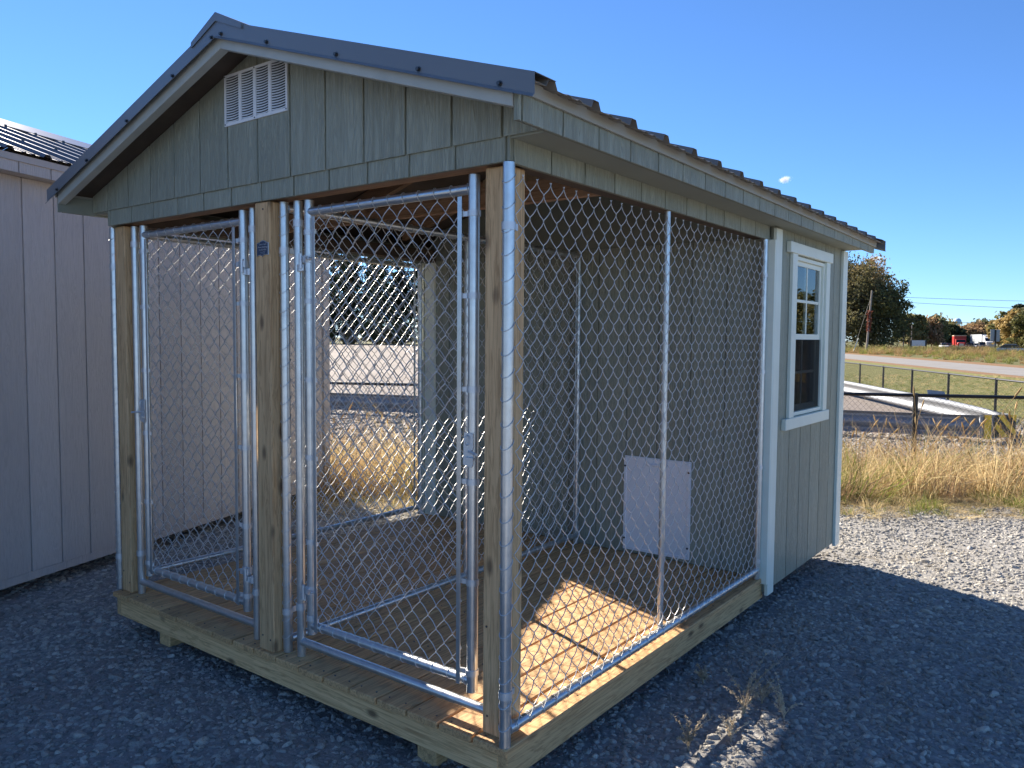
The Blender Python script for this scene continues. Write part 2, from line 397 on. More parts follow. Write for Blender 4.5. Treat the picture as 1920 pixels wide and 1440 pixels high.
def strip_y(name, x0, x1, z0, z1, ya, yb, g0, face, par=K, mat=M_paint, back=M_groove, T=None, holes=None, p=.2):
    wallmb = MB()
    rects = [(ya, z0, yb, z1)] if not holes else [(ya, z0, yb, holes[1]), (ya, holes[3], yb, z1), (ya, holes[1], holes[0], holes[3]), (holes[2], holes[1], yb, holes[3])]
    for r in rects: wallmb.box((min(x0, x1), r[0], r[1]), (max(x0, x1), r[2], r[3]))
    wall = obj(name, wallmb, back, par, T=T)
    ed = [ya]+[g0+p*j for j in range(-30, 60) if ya+.012 < g0+p*j < yb-.012]+[yb]
    xf = max(x0, x1) if face > 0 else min(x0, x1)
    xa_, xb_ = min(xf, xf+face*.007), max(xf, xf+face*.007)
    for i in range(len(ed)-1):
        a, b2 = ed[i]+.004*(i > 0), ed[i+1]-.004*(i < len(ed)-2); q = MB()
        if holes and a < holes[2] and b2 > holes[0]:
            q.box((xa_, a, z0-.001), (xb_, b2, holes[1])); q.box((xa_, a, holes[3]), (xb_, b2, z1+.001))
            if a < holes[0]: q.box((xa_, a, holes[1]), (xb_, holes[0], holes[3]))
            if b2 > holes[2]: q.box((xa_, holes[2], holes[1]), (xb_, b2, holes[3]))
        else: q.box((xa_, a, z0-.001), (xb_, b2, z1+.001))
        obj('siding_board', q, mat, wall, bevel=.0012 if not holes else 0, T=T)
    return wall
strip_x('header', .003, .013, 1.791, 1.864, 0, 2.436, .622, -1)
B('header_beam', (.002, .0135, 1.797), (2.43, .10, 1.90), M_truss, K, .002)
strip_y('header', 2.422, 2.433, 1.786, 1.856, .014, D_-.012, .41, 1)
B('header_beam', (2.35, .101, 1.794), (2.4215, D_-.012, 1.87), M_shadewood, K, 0)
strip_y('header', .008, .018, 1.786, 1.856, .014, D_-.012, .41, -1)
B('header_beam', (.0185, .101, 1.794), (.09, D_-.012, 1.87), M_shadewood, K, 0)

# eaves
for sgn in (1, -1):
    X = lambda x: x if sgn > 0 else 2.44-x
    a, b2 = X(2.574), X(2.584)
    strip_y('eave_fascia', a, b2, 1.849, 1.925, -.168, 3.80, -.168+.215, sgn)
    lo, hi = min(X(2.432), X(2.5735)), max(X(2.432), X(2.5735))
    B('soffit', (lo, .0, 1.856), (hi, 3.62, 1.866), M_soffit, K, 0)
    for y0, y1 in ((-.172, 1.62), (1.622, 3.81)):
        x0, x1 = X(2.593), X(2.603)
        B('drip_strip', (min(x0, x1), y0, 1.905), (max(x0, x1), y1, 1.942), M_drip, K, .001, zoff=tilt)
# gable overhang: rake boards, metal rake trim and its screws
for y0, y1, yt in ((-.173, -.137, -.186), (3.735, 3.77, 3.83)):
    for sgn in (1, -1):
        X = lambda h: 1.22+sgn*h
        poly = [(X(0), ZT(0)-.03), (X(0), ZT(0)-.098), (X(1.352), ZT(1.352)-.098), (X(1.352), ZT(1.352)-.03)]
        obj('rake_board', MB().prism(poly, 1, y0, y1), M_skylitgrey, K, bevel=.0015, zoff=tilt)
        d = .0025 if yt < 1 else -.0025; e = -1 if yt < 1 else 1
        q = MB()
        P = lambda h, dz, y: (X(h), y, ZT(h)+dz)
        hs = (0, 1.434)
        q.quad(P(0, 0, yt), P(1.434, 0, yt), P(1.434, -.056, yt), P(0, -.056, yt))
        q.quad(P(0, -.056, yt), P(1.434, -.056, yt), P(1.434, -.066, yt+e*.010), P(0, -.066, yt+e*.010))
        q.quad(P(0, 0, yt), P(1.434, 0, yt), P(1.434, .001, yt-e*.10), P(0, .001, yt-e*.10))
        t_ = obj('rake_trim', q, M_rake, K, zoff=tilt)
        so_ = t_.modifiers.new('thickness', 'SOLIDIFY'); so_.thickness = .0018; so_.offset = 0
        if yt < 1:
            sq = MB()
            for h in (.03, .30, .66, 1.02, 1.32):
                c = P(h, -.047, yt); sq.tube([(c[0], c[1]-.002, c[2]), (c[0], c[1]-.010, c[2])], .0055, 8); sq.tube([(c[0], c[1]-.0005, c[2]), (c[0], c[1]-.002, c[2])], .009, 10)
            obj('screw', sq, M_screw, t_, zoff=tilt)
# ribbed roof sheets
def ribbed(sgn, y0, y1, c0, per=.2286):
    """one sheet: profile along y, swept down the slope"""
    prof = [(y0, 0)]; k0 = int((y0-c0)//per)-1
    for k in range(k0, k0+9):
        c = c0+per*k
        for dy, dz in ((-.026, 0), (-.013, .024), (.013, .024), (.026, 0), (.072, 0), (.080, .004), (.092, .004), (.100, 0), (.126, 0), (.134, .004), (.146, .004), (.154, 0)):
            if y0+.001 < c+dy < y1-.001: prof.append((c+dy, dz))
    prof.append((y1, 0)); q = MB(); n = len(prof)
    for h in (.005, 1.43):
        for y, dz in prof: q.v.append((1.22+sgn*h, y, ZT(h)-.0225+dz))
    for i in range(n-1): q.f.append((i, i+1, n+i+1, n+i))
    return q
ys = [-.18]+[c for c in (.72, 1.634, 2.549, 3.463)]+[3.825]
for sgn in (1, -1):
    for i in range(5):
        o = obj('roof_panel', ribbed(sgn, ys[i], ys[i+1]-.002, -.10), M_roof, K, zoff=tilt)
        m_ = o.modifiers.new('thickness', 'SOLIDIFY'); m_.thickness = .0012
    sq = MB()
    for k in range(17):
        for h in (.25, .85, 1.36):
            y = -.10+.2286*k+.05; c = (1.22+sgn*h, y, ZT(h)-.0225); sq.tube([c, (c[0]+sgn*.003, y, c[2]+.008)], .006, 6)
    obj('roof_screw', sq, M_screw, K, zoff=tilt)['kind'] = 'stuff'
q = MB()
for a, b2 in (((1.22, ZT(0)+.026), (1.22+.16, ZT(.16)+.004)), ((1.22, ZT(0)+.026), (1.22-.16, ZT(.16)+.004))):
    q.quad((a[0], -.192, a[1]), (a[0], 3.84, a[1]), (b2[0], 3.84, b2[1]), (b2[0], -.192, b2[1]))
    s_ = 1 if b2[0] > 1.22 else -1
    q.quad((b2[0], -.192, b2[1]), (b2[0], 3.84, b2[1]), (b2[0]+s_*.004, 3.84, b2[1]-.018), (b2[0]+s_*.004, -.192, b2[1]-.018))
    q.quad((a[0], -.192, a[1]), (b2[0], -.192, b2[1]), (b2[0], -.192, b2[1]-.02), (a[0], -.192, a[1]-.03))
o = obj('ridge_cap', q, M_rake, K, zoff=tilt); m_ = o.modifiers.new('thickness', 'SOLIDIFY'); m_.thickness = .0015
for sgn in (1, -1):                                       # deck under the metal
    poly = [(1.22, ZT(0)-.026), (1.22, ZT(0)-.038), (1.22+sgn*1.37, ZT(1.37)-.038), (1.22+sgn*1.37, ZT(1.37)-.026)]
    obj('roof_sheathing', MB().prism(poly, 1, -.13, 3.75), M_shadewood, K, zoff=tilt)
# trusses with plywood gussets
for y in (.05, .66, 1.27, 1.88):
    tr = B('truss_chord', (.092, y, 1.80), (2.348, y+.038, 1.885), M_truss, K, .002) if .6 < y < .7 else None
    for sgn in (1, -1):
        X = lambda h: 1.22+sgn*h
        poly = [(X(0), ZT(0)-.045), (X(0), ZT(0)-.135), (X(1.12), ZT(1.12)-.135), (X(1.12), ZT(1.12)-.045)]
        obj('truss_rafter', MB().prism(poly, 1, y, y+.038), M_truss, K)
    poly = [(1.22-.42, ZT(.42)-.05), (1.22, ZT(0)-.05), (1.22+.42, ZT(.42)-.05), (1.22+.42, ZT(.42)-.15), (1.22-.42, ZT(.42)-.15)]
    obj('gusset', MB().prism(poly, 1, y-.011, y-.001), M_ply, K)

# gable vent
V = MB(); vx0, vx1, vz0, vz1, vy = 1.003, 1.405, 2.103, 2.303, -.012
yb = vy-.006
V.box((vx0, yb, vz0), (vx1, vy-.0005, vz0+.012)); V.box((vx0, yb, vz1-.010), (vx1, vy-.0005, vz1)); V.box((vx0, yb, vz0+.012), (vx0+.010, vy-.0005, vz1-.01)); V.box((vx1-.010, yb, vz0+.012), (vx1, vy-.0005, vz1-.01))
cw = (vx1-vx0-.02)/4
for k in (1, 2, 3): V.box((vx0+.01+cw*k-.009, yb, vz0+.012), (vx0+.01+cw*k+.009, vy-.0005, vz1-.01))
vent = obj('gable_vent', V, M_vent, K)
B('vent_back', (vx0+.008, vy-.0016, vz0+.01), (vx1-.008, vy-.0004, vz1-.008), M_black, vent, 0)
lv = MB(); nz = 18
for c in range(4):
    xa = vx0+.01+cw*c+(.009 if c else 0); xb = vx0+.01+cw*(c+1)-(.009 if c < 3 else 0)
    for k in range(nz):
        z = vz0+.013+(vz1-vz0-.024)*k/nz; h = (vz1-vz0-.024)/nz
        pts = []
        for j in range(5):
            x = xa+(xb-xa)*j/4; bow = .003*(1-(j/2-1)**2); pts.append((x, bow))
        for j in range(4):
            (xA, bA), (xB, bB) = pts[j], pts[j+1]
            lv.quad((xA, yb-.001, z+.001-bA), (xB, yb-.001, z+.001-bB), (xB, vy-.004, z+h*.78-bB), (xA, vy-.004, z+h*.78-bA))
obj('louvre', lv, M_vent, vent, fix=False)['kind'] = 'stuff'
sq = MB()
for x, z in ((vx0+.006, vz0+.007), (vx1-.006, vz0+.007), ((vx0+vx1)/2, vz0+.006), ((vx0+vx1)/2, vz1-.005), (vx0+.006, vz1-.006)): sq.tube([(x, yb-.0015, z), (x, yb+.001, z)], .003, 6)
obj('screw', sq, M_screw, vent)

# enclosed back room -------------------------------------------------
ZB = -.075
HOLE = (2.575, .838, 3.150, 1.735)
strip_y('room_wall', 2.441, 2.449, ZB, 1.855, D_, LEN, 2.37, 1, holes=HOLE)
strip_y('room_wall', -.009, -.001, ZB, 1.855, D_, LEN, 2.37, -1)
strip_x('room_wall', LEN-.012, LEN, ZB, 1.80, 0, 2.44, .612, 1)
strip_x('room_wall', D_, D_+.012, .004, 1.80, .02, 2.44, .612, -1)
poly = [(.02, 1.80), (2.42, 1.80), (2.42, 1.86), (2.35, ZT(1.13)-.05), (1.22, ZT(0)-.05), (.09, ZT(1.13)-.05), (.02, 1.86)]
obj('room_gable', MB().prism(poly, 1, D_, D_+.012), M_groove, K)
B('room_floor', (.04, D_+.02, -.03), (2.40, LEN-.02, -.004), M_ply, K, 0)
# corner boards
B('corner_board', (2.457, D_-.006, ZB-.018), (2.476, D_+.084, 1.846), M_white, K, .002)
B('corner_board', (2.4345, D_-.026, -.028), (2.476, D_-.0068, 1.785), M_white, K, .002)
B('corner_board', (2.457, LEN-.088, ZB-.018), (2.476, LEN+.012, 1.846), M_white, K, .002)
B('corner_board', (-.004, D_-.024, .002), (.088, D_-.005, 1.785), M_white, K, .002)
B('corner_board', (-.035, D_-.024, ZB), (-.0165, D_+.08, 1.846), M_white, K, .002)
# window
win = thing('window', (2.457, 2.86, .838), '', ''); del win['label']; del win['category']
win.parent = K; win.location = Vector((2.457, 2.86, .838))-WL['dog_kennel']
y0, z0, y1, z1 = HOLE
XO = 2.457
B('head_trim', (XO, 2.435, 1.742), (XO+.026, 3.242, 1.80), M_white, win, .002)
B('sill_trim', (XO, 2.425, .772), (XO+.026, 3.252, .834), M_white, win, .002)
B('side_trim', (XO, 2.498, .8345), (XO+.019, 2.578, 1.7415), M_white, win, .002)
B('side_trim', (XO, 3.142, .8345), (XO+.019, 3.215, 1.7415), M_white, win, .002)
fr = MB()
def frame(mb, x0, x1, ya, yb, za, zb, t, tb=None):
    tb = tb or t
    mb.box((x0, ya, za), (x1, yb, za+tb)); mb.box((x0, ya, zb-t), (x1, yb, zb)); mb.box((x0, ya, za+tb), (x1, ya+t, zb-t)); mb.box((x0, yb-t, za+tb), (x1, yb, zb-t))
frame(fr, 2.405, 2.462, 2.5785, 3.1415, .8385, 1.7345, .020)
obj('window_frame', fr, M_white, win, bevel=.0015)
for nm, za, zb, xo in (('sash', 1.268, 1.713, 2.448), ('sash', .859, 1.30, 2.43)):
    s_ = MB(); frame(s_, xo-.018, xo, 2.600, 3.120, za, zb, .026, .034)
    ym = 2.86; s_.box((xo-.012, ym-.008, za+.034), (xo-.004, ym+.008, zb-.026)); zm = (za+zb)/2
    s_.box((xo-.0115, 2.626, zm-.008), (xo-.0045, ym-.008, zm+.008)); s_.box((xo-.0115, ym+.008, zm-.008), (xo-.0045, 3.094, zm+.008))
    sa = obj(nm, s_, M_white, win, bevel=.001)
    for (a, b2, c, d) in ((2.6265, ym-.0085, za+.0345, zm-.0085), (ym+.0085, 3.0935, za+.0345, zm-.0085), (2.6265, ym-.0085, zm+.0085, zb-.0265), (ym+.0085, 3.0935, zm+.0085, zb-.0265)):
        B('pane', (xo-.0095, a, c), (xo-.0065, b2, d), M_glass, win, 0)
# insect screen in front of the lower sash
m, nt, b = new_mat('insect_screen'); nt.nodes.remove(b)
t = N(nt, 'ShaderNodeBsdfTransparent'); d = N(nt, 'ShaderNodeBsdfDiffuse'); d.inputs[0].default_value = (.035, .033, .03, 1); mx = N(nt, 'ShaderNodeMixShader'); mx.inputs[0].default_value = .52
nt.links.new(t.outputs[0], mx.inputs[1]); nt.links.new(d.outputs[0], mx.inputs[2]); nt.links.new(mx.outputs[0], nt.nodes['Material Output'].inputs['Surface'])
B('insect_screen', (2.4495, 2.601, .862), (2.4505, 3.119, 1.27), m, win, 0)
# dog door
dy = D_-.0072
dd = MB(); dd.box((1.612, dy-.012, .024), (2.032, dy-.0002, .580))
door = obj('dog_door', dd, M_door, K, bevel=.003)
fr = MB()
fr.box((1.612, dy-.018, .024), (1.627, dy-.0122, .566)); fr.box((2.017, dy-.018, .024), (2.032, dy-.0122, .566)); fr.box((1.627, dy-.018, .024), (2.017, dy-.0122, .040))
obj('door_track', fr, M_door, door, bevel=.001)
obj('handle', MB().tube([(1.765, dy-.019, .540), (1.895, dy-.019, .540)], .007, 8), M_door, door, smooth=True)
sq = MB()
for x, z in ((1.62, .52), (2.022, .52), (2.022, .09), (1.62, .09)): sq.tube([(x, dy-.0195, z), (x, dy-.0125, z)], .0062, 8)
obj('screw', sq, M_black, door)

# ------------------------------------------------------------------ chain link work
def band(mb, x, y, z, r, h=.020, ear=None):
    """clamp round a pipe: a short collar with an ear"""
    mb.tube([(x, y, z-h/2), (x, y, z+h/2)], r+.003, 14)
    if ear:
        dx, dy_ = ear; L = math.hypot(dx, dy_); ux, uy = dx/L, dy_/L; px, py = -uy*.004, ux*.004
        p = [(x+ux*r*.9, y+uy*r*.9), (x+dx, y+dy_)]
        pl = [(p[0][0]+px, p[0][1]+py), (p[1][0]+px, p[1][1]+py), (p[1][0]-px, p[1][1]-py), (p[0][0]-px, p[0][1]-py)]
        mb.prism(pl, 2, z-h*.42, z+h*.42)
    return mb
def strand(mb, x, y, z, r, n=1, dirz=.018):
    """wire wrapped slantwise round a pipe"""
    pts = [(x+(r+.0015)*math.cos(a), y+(r+.0015)*math.sin(a), z+dirz*math.sin(a)) for a in [2*math.pi*k/14 for k in range(15)]]
    mb.tube(pts, .0016, 4, False); return mb
def fence_run(x, pole_y, y_end, side, top_rail, midp, seed, bottom=.052, zt=1.785):
    xp = x
    pipe('fence_pole', [(xp, pole_y, .0005), (xp, pole_y, zt+.002)], .0185, K)
    rx = x+side*.004
    pipe('fence_rail', [(rx, pole_y+.012, bottom), (rx, y_end, bottom)], .0165, K)
    if top_rail: pipe('fence_rail', [(rx, pole_y+.012, 1.765), (rx, y_end, 1.765)], .0165, K)
    pipe('fence_pole', [(rx-side*.014, midp, .035), (rx-side*.014, midp, 1.785)], .0125, K)
    pipe('fence_pole', [(x, y_end, .002), (x, y_end, 1.785)], .0165, K)
    fx = x+side*.014
    chain_link('wire_mesh', (fx, pole_y+.02), (0, 1), y_end-pole_y-.03, .048, 1.79, K, sag=.0045, seed=seed)
    ring = MB()
    for k in range(int((y_end-pole_y)/.0726)):
        y = pole_y+.045+.0726*k; ring.ring((rx, y, bottom), (.25*side, 1, 0), .0180, .0015, 12, 4)
        if top_rail: ring.ring((rx, y, 1.765), (.25, 1, 0), .0195, .0016, 12, 4)
    obj('tie_wire', ring, M_wire, K, smooth='all', fix=False)['kind'] = 'stuff'
    sp = MB()
    for k in range(24): strand(sp, xp, pole_y, .07+.0726*k+rnd.uniform(-.004, .004), .0185, dirz=.016)
    obj('tie_wire', sp, M_wire, K, smooth='all', fix=False)['kind'] = 'stuff'
    cl = MB()
    for z in (.165, 1.60): band(cl, xp, pole_y, z, .0185, .024, (.030*0+.0, .042))
    obj('clamp', cl, M_alum, K, smooth=True)
    b2 = MB()
    for z in (.1, .6, 1.1, 1.6): band(b2, x, y_end, z, .0165, .02)
    obj('clamp', b2, M_alum, K, smooth=True)
    B('tension_bar', (fx-.002, y_end-.05, .06), (fx+.002, y_end-.034, 1.77), M_galv, K, .0005)
fence_run(2.427, .004, D_-.045, 1, False, 1.08, 3)
fence_run(1.284, .055, D_-.03, 1, True, 1.165, 4)
fence_run(-.028, .035, D_-.045, -1, True, 1.16, 5)
# fixed jambs and thresholds of the two front openings
jy = .062
for xa, xb in ((.125, 1.074), (1.362, 2.325)):
    for x in (xa, xb): pipe('gate_jamb', [(x, jy, .0005), (x, jy, 1.785)], .0175, K)
    pipe('gate_threshold', [(xa, jy, .058), (xb, jy, .058)], .0165, K)
    cl = MB()
    for x in (xa, xb):
        for z in (.20, 1.70): band(cl, x, jy, z, .0175, .026)
    obj('clamp', cl, M_alum, K, smooth=True)
def gate(xl, xr, hinge_left, seed):
    r = .0185; gy = .060
    fm = MB().tube([(xl, gy, .105), (xl, gy, 1.781)], r, 14); gt = obj('gate', fm, M_galv, K, smooth=True, fix=False)
    pipe('stile', [(xr, gy, .105), (xr, gy, 1.781)], r, gt)
    for z in (.140, 1.738): pipe('rail', [(xl, gy, z), (xr, gy, z)], .0165, gt)
    chain_link('wire_mesh', (xl+.034, gy-.010), (1, 0), xr-xl-.068, .162, 1.722, gt, sag=.002, seed=seed)
    tw = MB(); n = int((xr-xl-.07)/.0726)
    for k in range(n+1):
        x = xl+.07+.0726*k
        tw.ring((x, gy, 1.738), (1, .25, .15), .0195, .0015, 12, 4); tw.ring((x, gy, .140), (1, -.25, .2), .0178, .0016, 12, 4)
    obj('tie_wire', tw, M_wire, gt, smooth='all', fix=False)['kind'] = 'stuff'
    for x, s in ((xl, 1), (xr, -1)):
        tx = x+s*.045
        B('tension_bar', (tx-.0085, gy-.020, .125), (tx+.0085, gy-.0165, 1.715), M_galv, gt, .0005)
        for z in (.17, .47, .80, 1.10, 1.40, 1.66):
            obj('tension_band', band(MB(), x, gy, z, r, .019, (s*.050, -.012)), M_alum, gt, smooth=True)
    hx, s = (xl, -1) if hinge_left else (xr, 1)
    for z in (.28, 1.56):
        h = MB(); band(h, hx, gy, z, r, .030, (s*.030, -.022)); h.tube([(hx+s*.022, gy-.024, z-.036), (hx+s*.022, gy-.024, z+.020)], .0075, 10)
        h.box((hx-.006-s*.004, gy-r-.012, z-.010), (hx+.010-s*.004, gy-r-.001, z+.010)); h.tube([(hx-s*.028, gy-.012, z), (hx-s*.028, gy-.030, z)], .0055, 8)
        h2 = band(MB(), hx+s*.045, jy, z-.032, .0175, .026, (-s*.028, -.022))
        obj('hinge', h, M_alum, gt, smooth=True); obj('hinge', h2, M_alum, gt, smooth=True)
    lx, s = (xr, 1) if hinge_left else (xl, -1)
    la = MB(); zc = .91
    la.prism([(lx-.022, zc-.052), (lx+.014, zc-.060), (lx+.020, zc-.050), (lx+.020, zc-.012), (lx+.012, zc-.006), (lx+.020, zc), (lx+.020, zc+.050), (lx-.018, zc+.052)], 1, gy-r-.006, gy-r-.002)
    la.box((lx-.006, gy-r-.018, zc-.034), (lx+.03*s if s > 0 else lx+.02, gy-r-.0062, zc-.026))
    la.tube([(lx-.004, gy-r-.0062, zc+.012), (lx-.004, gy-r-.016, zc+.015), (lx-.002, gy-r-.016, zc+.04), (lx-.002, gy-r-.0062, zc+.044)], .003, 6)
    la.tube([(lx, gy-r-.004, zc-.008), (lx+s*.055, gy-r-.030, zc-.012)], .0045, 8)
    obj('latch', la, M_alum, gt, smooth=True)
    return gt
gate(.213, 1.008, False, 6)
gate(1.430, 2.246, True, 7)

# name plate on the middle post
px0, pz0 = 1.183, 1.578; yp = .0035
out = [(0, 0), (.012, .003), (.028, .003), (.034, -.003), (.040, .003), (.056, .005), (.074, .004), (.074, .056), (.062, .057), (.050, .064), (.039, .066), (.035, .060), (.031, .066), (.018, .058), (0, .056)]
pl = [(px0+x, pz0+z*.93) for x, z in out]
plate = obj('name_plate', MB().prism(pl, 1, yp-.004, yp), M_plateedge, K, bevel=.0008)
cx, cz = px0+.037, pz0+.030
obj('plate_face', MB().prism([(cx+(x-cx)*.93, cz+(z-cz)*.91) for x, z in pl], 1, yp-.0048, yp-.0041), M_plate, plate)
def text(s, size, x, z, y, mat, parent, name='lettering'):
    c = bpy.data.curves.new(name, 'FONT'); c.body = s; c.size = size; c.align_x = 'CENTER'; c.extrude = .0002
    to = bpy.data.objects.new('tmp', c); COL.objects.link(to)
    dg = bpy.context.evaluated_depsgraph_get(); me = bpy.data.meshes.new_from_object(to.evaluated_get(dg))
    bpy.data.objects.remove(to); me.materials.clear(); me.materials.append(mat); me.name = name
    o = bpy.data.objects.new(name, me); COL.objects.link(o); o.rotation_euler = (math.pi/2, 0, 0)
    o.parent = parent; o.location = Vector((x, y, z))-WL[parent.name]; WL[o.name] = Vector((x, y, z)); return o
for s, sz, z in (('Game Lane', .0105, .046), ('Home Buildings', .0098, .0345), ('252 823-8806', .0085, .0235), ('Custom Built', .006, .0145), ('Storage Sheds', .0045, .0085)):
    text(s, sz, cx+.003, pz0+z*.93, yp-.0052, M_plateedge, plate)
# ------------------------------------------------------------------ neighbouring shed
th = 1.9007-math.pi/2
T = Matrix.Translation((-.9452, -.0197, 0)) @ Matrix.Rotation(th, 4, 'Z')
def tp(x, y, z): return T @ Vector((x, y, z))
SH = thing('storage_shed', tuple(tp(-1.2, .4, G)), 'mauve grey storage shed with ribbed metal roof standing beside the dog kennel', 'shed')
Y0, Y1 = -2.35, 3.147
for x in (-.35, -2.05): obj('skid', MB().box((x-.1, Y0+.1, G-.02), (x, Y1-.1, -.122)), M_rimy, SH, T=T, bevel=.004)
strip_y('shed_wall', -.012, -.007, -.075, 2.128, Y0, Y1, .008, 1, par=SH, mat=M_shed, back=M_shedgroove, T=T, p=.2032)
obj('skirt_board', MB().box((-.012, Y0, -.122), (.001, Y1, -.0765)), M_shed, SH, T=T)
obj('shed_wall', MB().box((-2.44, Y0, -.12), (-2.43, Y1, 2.12)), M_shed, SH, T=T)
for y in (Y0, Y1-.012):
    obj('shed_gable', MB().prism([(-2.4295, -.12), (-.0125, -.12), (-.0125, 2.13), (-1.22, 2.60), (-2.4295, 2.13)], 1, y, y+.012), M_shed, SH, T=T)
obj('corner_board', MB().box((.0005, Y1-.085, -.122), (.016, Y1+.015, 2.124)), M_shedtrim, SH, T=T, bevel=.001)
strip_y('eave_fascia', .098, .106, 2.128, 2.20, Y0-.15, Y1+.15, .10, 1, par=SH, mat=M_shed, back=M_shedgroove, T=T)
obj('soffit', MB().box((-.005, Y0-.14, 2.130), (.0975, Y1+.14, 2.140)), M_shed, SH, T=T)
obj('drip_strip', MB().box((.114, Y0-.15, 2.186), (.122, Y1+.16, 2.222)), M_shedtrim, SH, T=T)
RZ = lambda x: 2.232+.36*(.15-x)
def shed_sheet(y0, y1, side):
    q = MB(); prof = [(y0, 0)]
    for k in range(-14, 18):
        c = .05+.2286*k
        for dy, dz in ((-.028, 0), (-.012, .020), (.012, .020), (.028, 0), (.074, 0), (.080, .005), (.092, .005), (.098, 0), (.128, 0), (.134, .005), (.146, .005), (.152, 0)):
            if y0+.001 < c+dy < y1-.001: prof.append((c+dy, dz))
    prof.append((y1, 0)); n = len(prof)
    for x in (.15, -1.22):
        X = x if side > 0 else -2.44-x
        for y, dz in prof: q.v.append((X, y, RZ(x)+dz))
    for i in range(n-1): q.f.append((i, i+1, n+i+1, n+i))
    return q
e = [Y0-.18, -1.62, -.706, .208, 1.123, 2.037, 2.952, Y1+.18]
for i in range(len(e)-1):
    for sd in (1, -1): obj('roof_panel', shed_sheet(e[i], e[i+1]-.002, sd), M_shedroof, SH, T=T)
q = MB()
for s in (1, -1): q.quad((-1.22, Y0-.19, RZ(-1.22)+.05), (-1.22, Y1+.19, RZ(-1.22)+.05), (-1.22+s*.17, Y1+.19, RZ(-1.05)+.024), (-1.22+s*.17, Y0-.19, RZ(-1.05)+.024))
o = obj('ridge_cap', q, M_shedroof, SH, T=T); m_ = o.modifiers.new('thickness', 'SOLIDIFY'); m_.thickness = .02
sq = MB()
for k in range(-14, 18):
    for x in (-.99, -.3): sq.tube([(x, .05+.2286*k, RZ(x)+.018), (x, .05+.2286*k, RZ(x)+.034)], .009, 6)
obj('roof_screw', sq, M_screw, SH, T=T)['kind'] = 'stuff'

# ------------------------------------------------------------------ land: (lat, dep) = metres across / into the view direction
FX, FY = -math.sin(YAW), math.cos(YAW)
def at(lat, dep): return CAM[0]+FX*dep+FY*lat, CAM[1]+FY*dep-FX*lat
def latdep(x, y): a, b2 = x-CAM[0], y-CAM[1]; return a*FY-b2*FX, a*FX+b2*FY
def zdep(d):
    t = min(1, max(0, (d-7.2)/3.2)); return G-.49*(t*t*(3-2*t))
DS = [-60, -30, -12, -6, 0, 3, 5, 6, 6.6]+[7+.2*k for k in range(19)]+[11.5, 13, 16, 20, 25, 30, 36, 45, 60, 80, 100, 130, 160, 205, 240, 300, 400, 600, 1000, 1800, 3200]
def sheet(name, latf, d0, d1, mat, dz, n=16, wob=0):
    ds = [d0]+[d for d in DS if d0 < d < d1]+[d1]; q = MB()
    for d in ds:
        a, b2 = latf(d)
        for k in range(n+1):
            dd = d
            if wob and d in (d0, d1): dd = d+wob*noise.noise((k*.9, d, 3.1))
            x, y = at(a+(b2-a)*k/n, dd); q.v.append((x, y, zdep(dd)+dz))
    for i in range(len(ds)-1):
        for k in range(n): a = i*(n+1)+k; q.f.append((a, a+1, a+n+2, a+n+1))
    return struct(obj(name, q, mat, smooth='all'))
Mg_ground = ground_mat('meadow_ground', [(.095, .075, .035), (.15, .135, .05), (.13, .14, .045), (.19, .16, .075)], .35, 3.5, .05)
Mg_pad = ground_mat('gravel_bed', [(.20, .195, .185), (.31, .30, .285), (.44, .43, .41)], 26, 60, .01)
Mg_thatch = ground_mat('thatch', [(.12, .08, .04), (.22, .16, .08), (.14, .13, .05)], 3, 30, .03)
Mg_ballast = ground_mat('ballast', [(.15, .125, .105), (.24, .205, .18), (.32, .285, .26)], 4, 14, .06)
Mg_lot = ground_mat('lot_gravel', [(.20, .175, .155), (.27, .238, .212), (.33, .295, .265)], .12, 2.5, .02)
Mg_road = ground_mat('road_asphalt', [(.235, .225, .22), (.27, .26, .25), (.30, .29, .275)], .4, 8, .005)
Mg_verge = ground_mat('verge', [(.20, .11, .055), (.26, .155, .08), (.22, .17, .08)], .5, 6, .05)
Mg_lawn = ground_mat('lawn_grass', [(.15, .155, .045), (.20, .20, .06), (.24, .205, .085)], .5, 9, .04)
sheet('ground', lambda d: (-3000, 3000) if d > 250 else (-500, 600), -60, 3200, Mg_ground, 0, 24)
sheet('gravel_yard', lambda d: (-18, 30), -45, 6.9, Mg_pad, .006, 40, .35)
sheet('thatch_bed', lambda d: (-16, 16), 6.5, 11.2, Mg_thatch, .003, 20)
sheet('ballast_bed', lambda d: (-40, 11+.14*(d-12)), 10.6, 34, Mg_ballast, .004, 20, .5)
sheet('gravel_lot', lambda d: (-120, 4.5), 19.0, 206, Mg_lot, .008, 12)
rn = lambda d: 28+.175*(d-43)
sheet('lawn', lambda d: (11.2+.14*(d-12), rn(d)), 12, 130, Mg_lawn, .006, 12)
sheet('road', lambda d: (rn(d)+.9, rn(d)+6.3+.02*d), -20, 160, Mg_road, .012, 4)
sheet('verge', lambda d: (rn(d)+6.2+.02*d, rn(d)+9.2+.02*d), -20, 160, Mg_verge, .008, 4)
sheet('verge', lambda d: (rn(d)-.5, rn(d)+1.0), -20, 160, Mg_verge, .009, 2)
sheet('highway', lambda d: (40, 420), 207, 238, Mg_road, .010, 8)

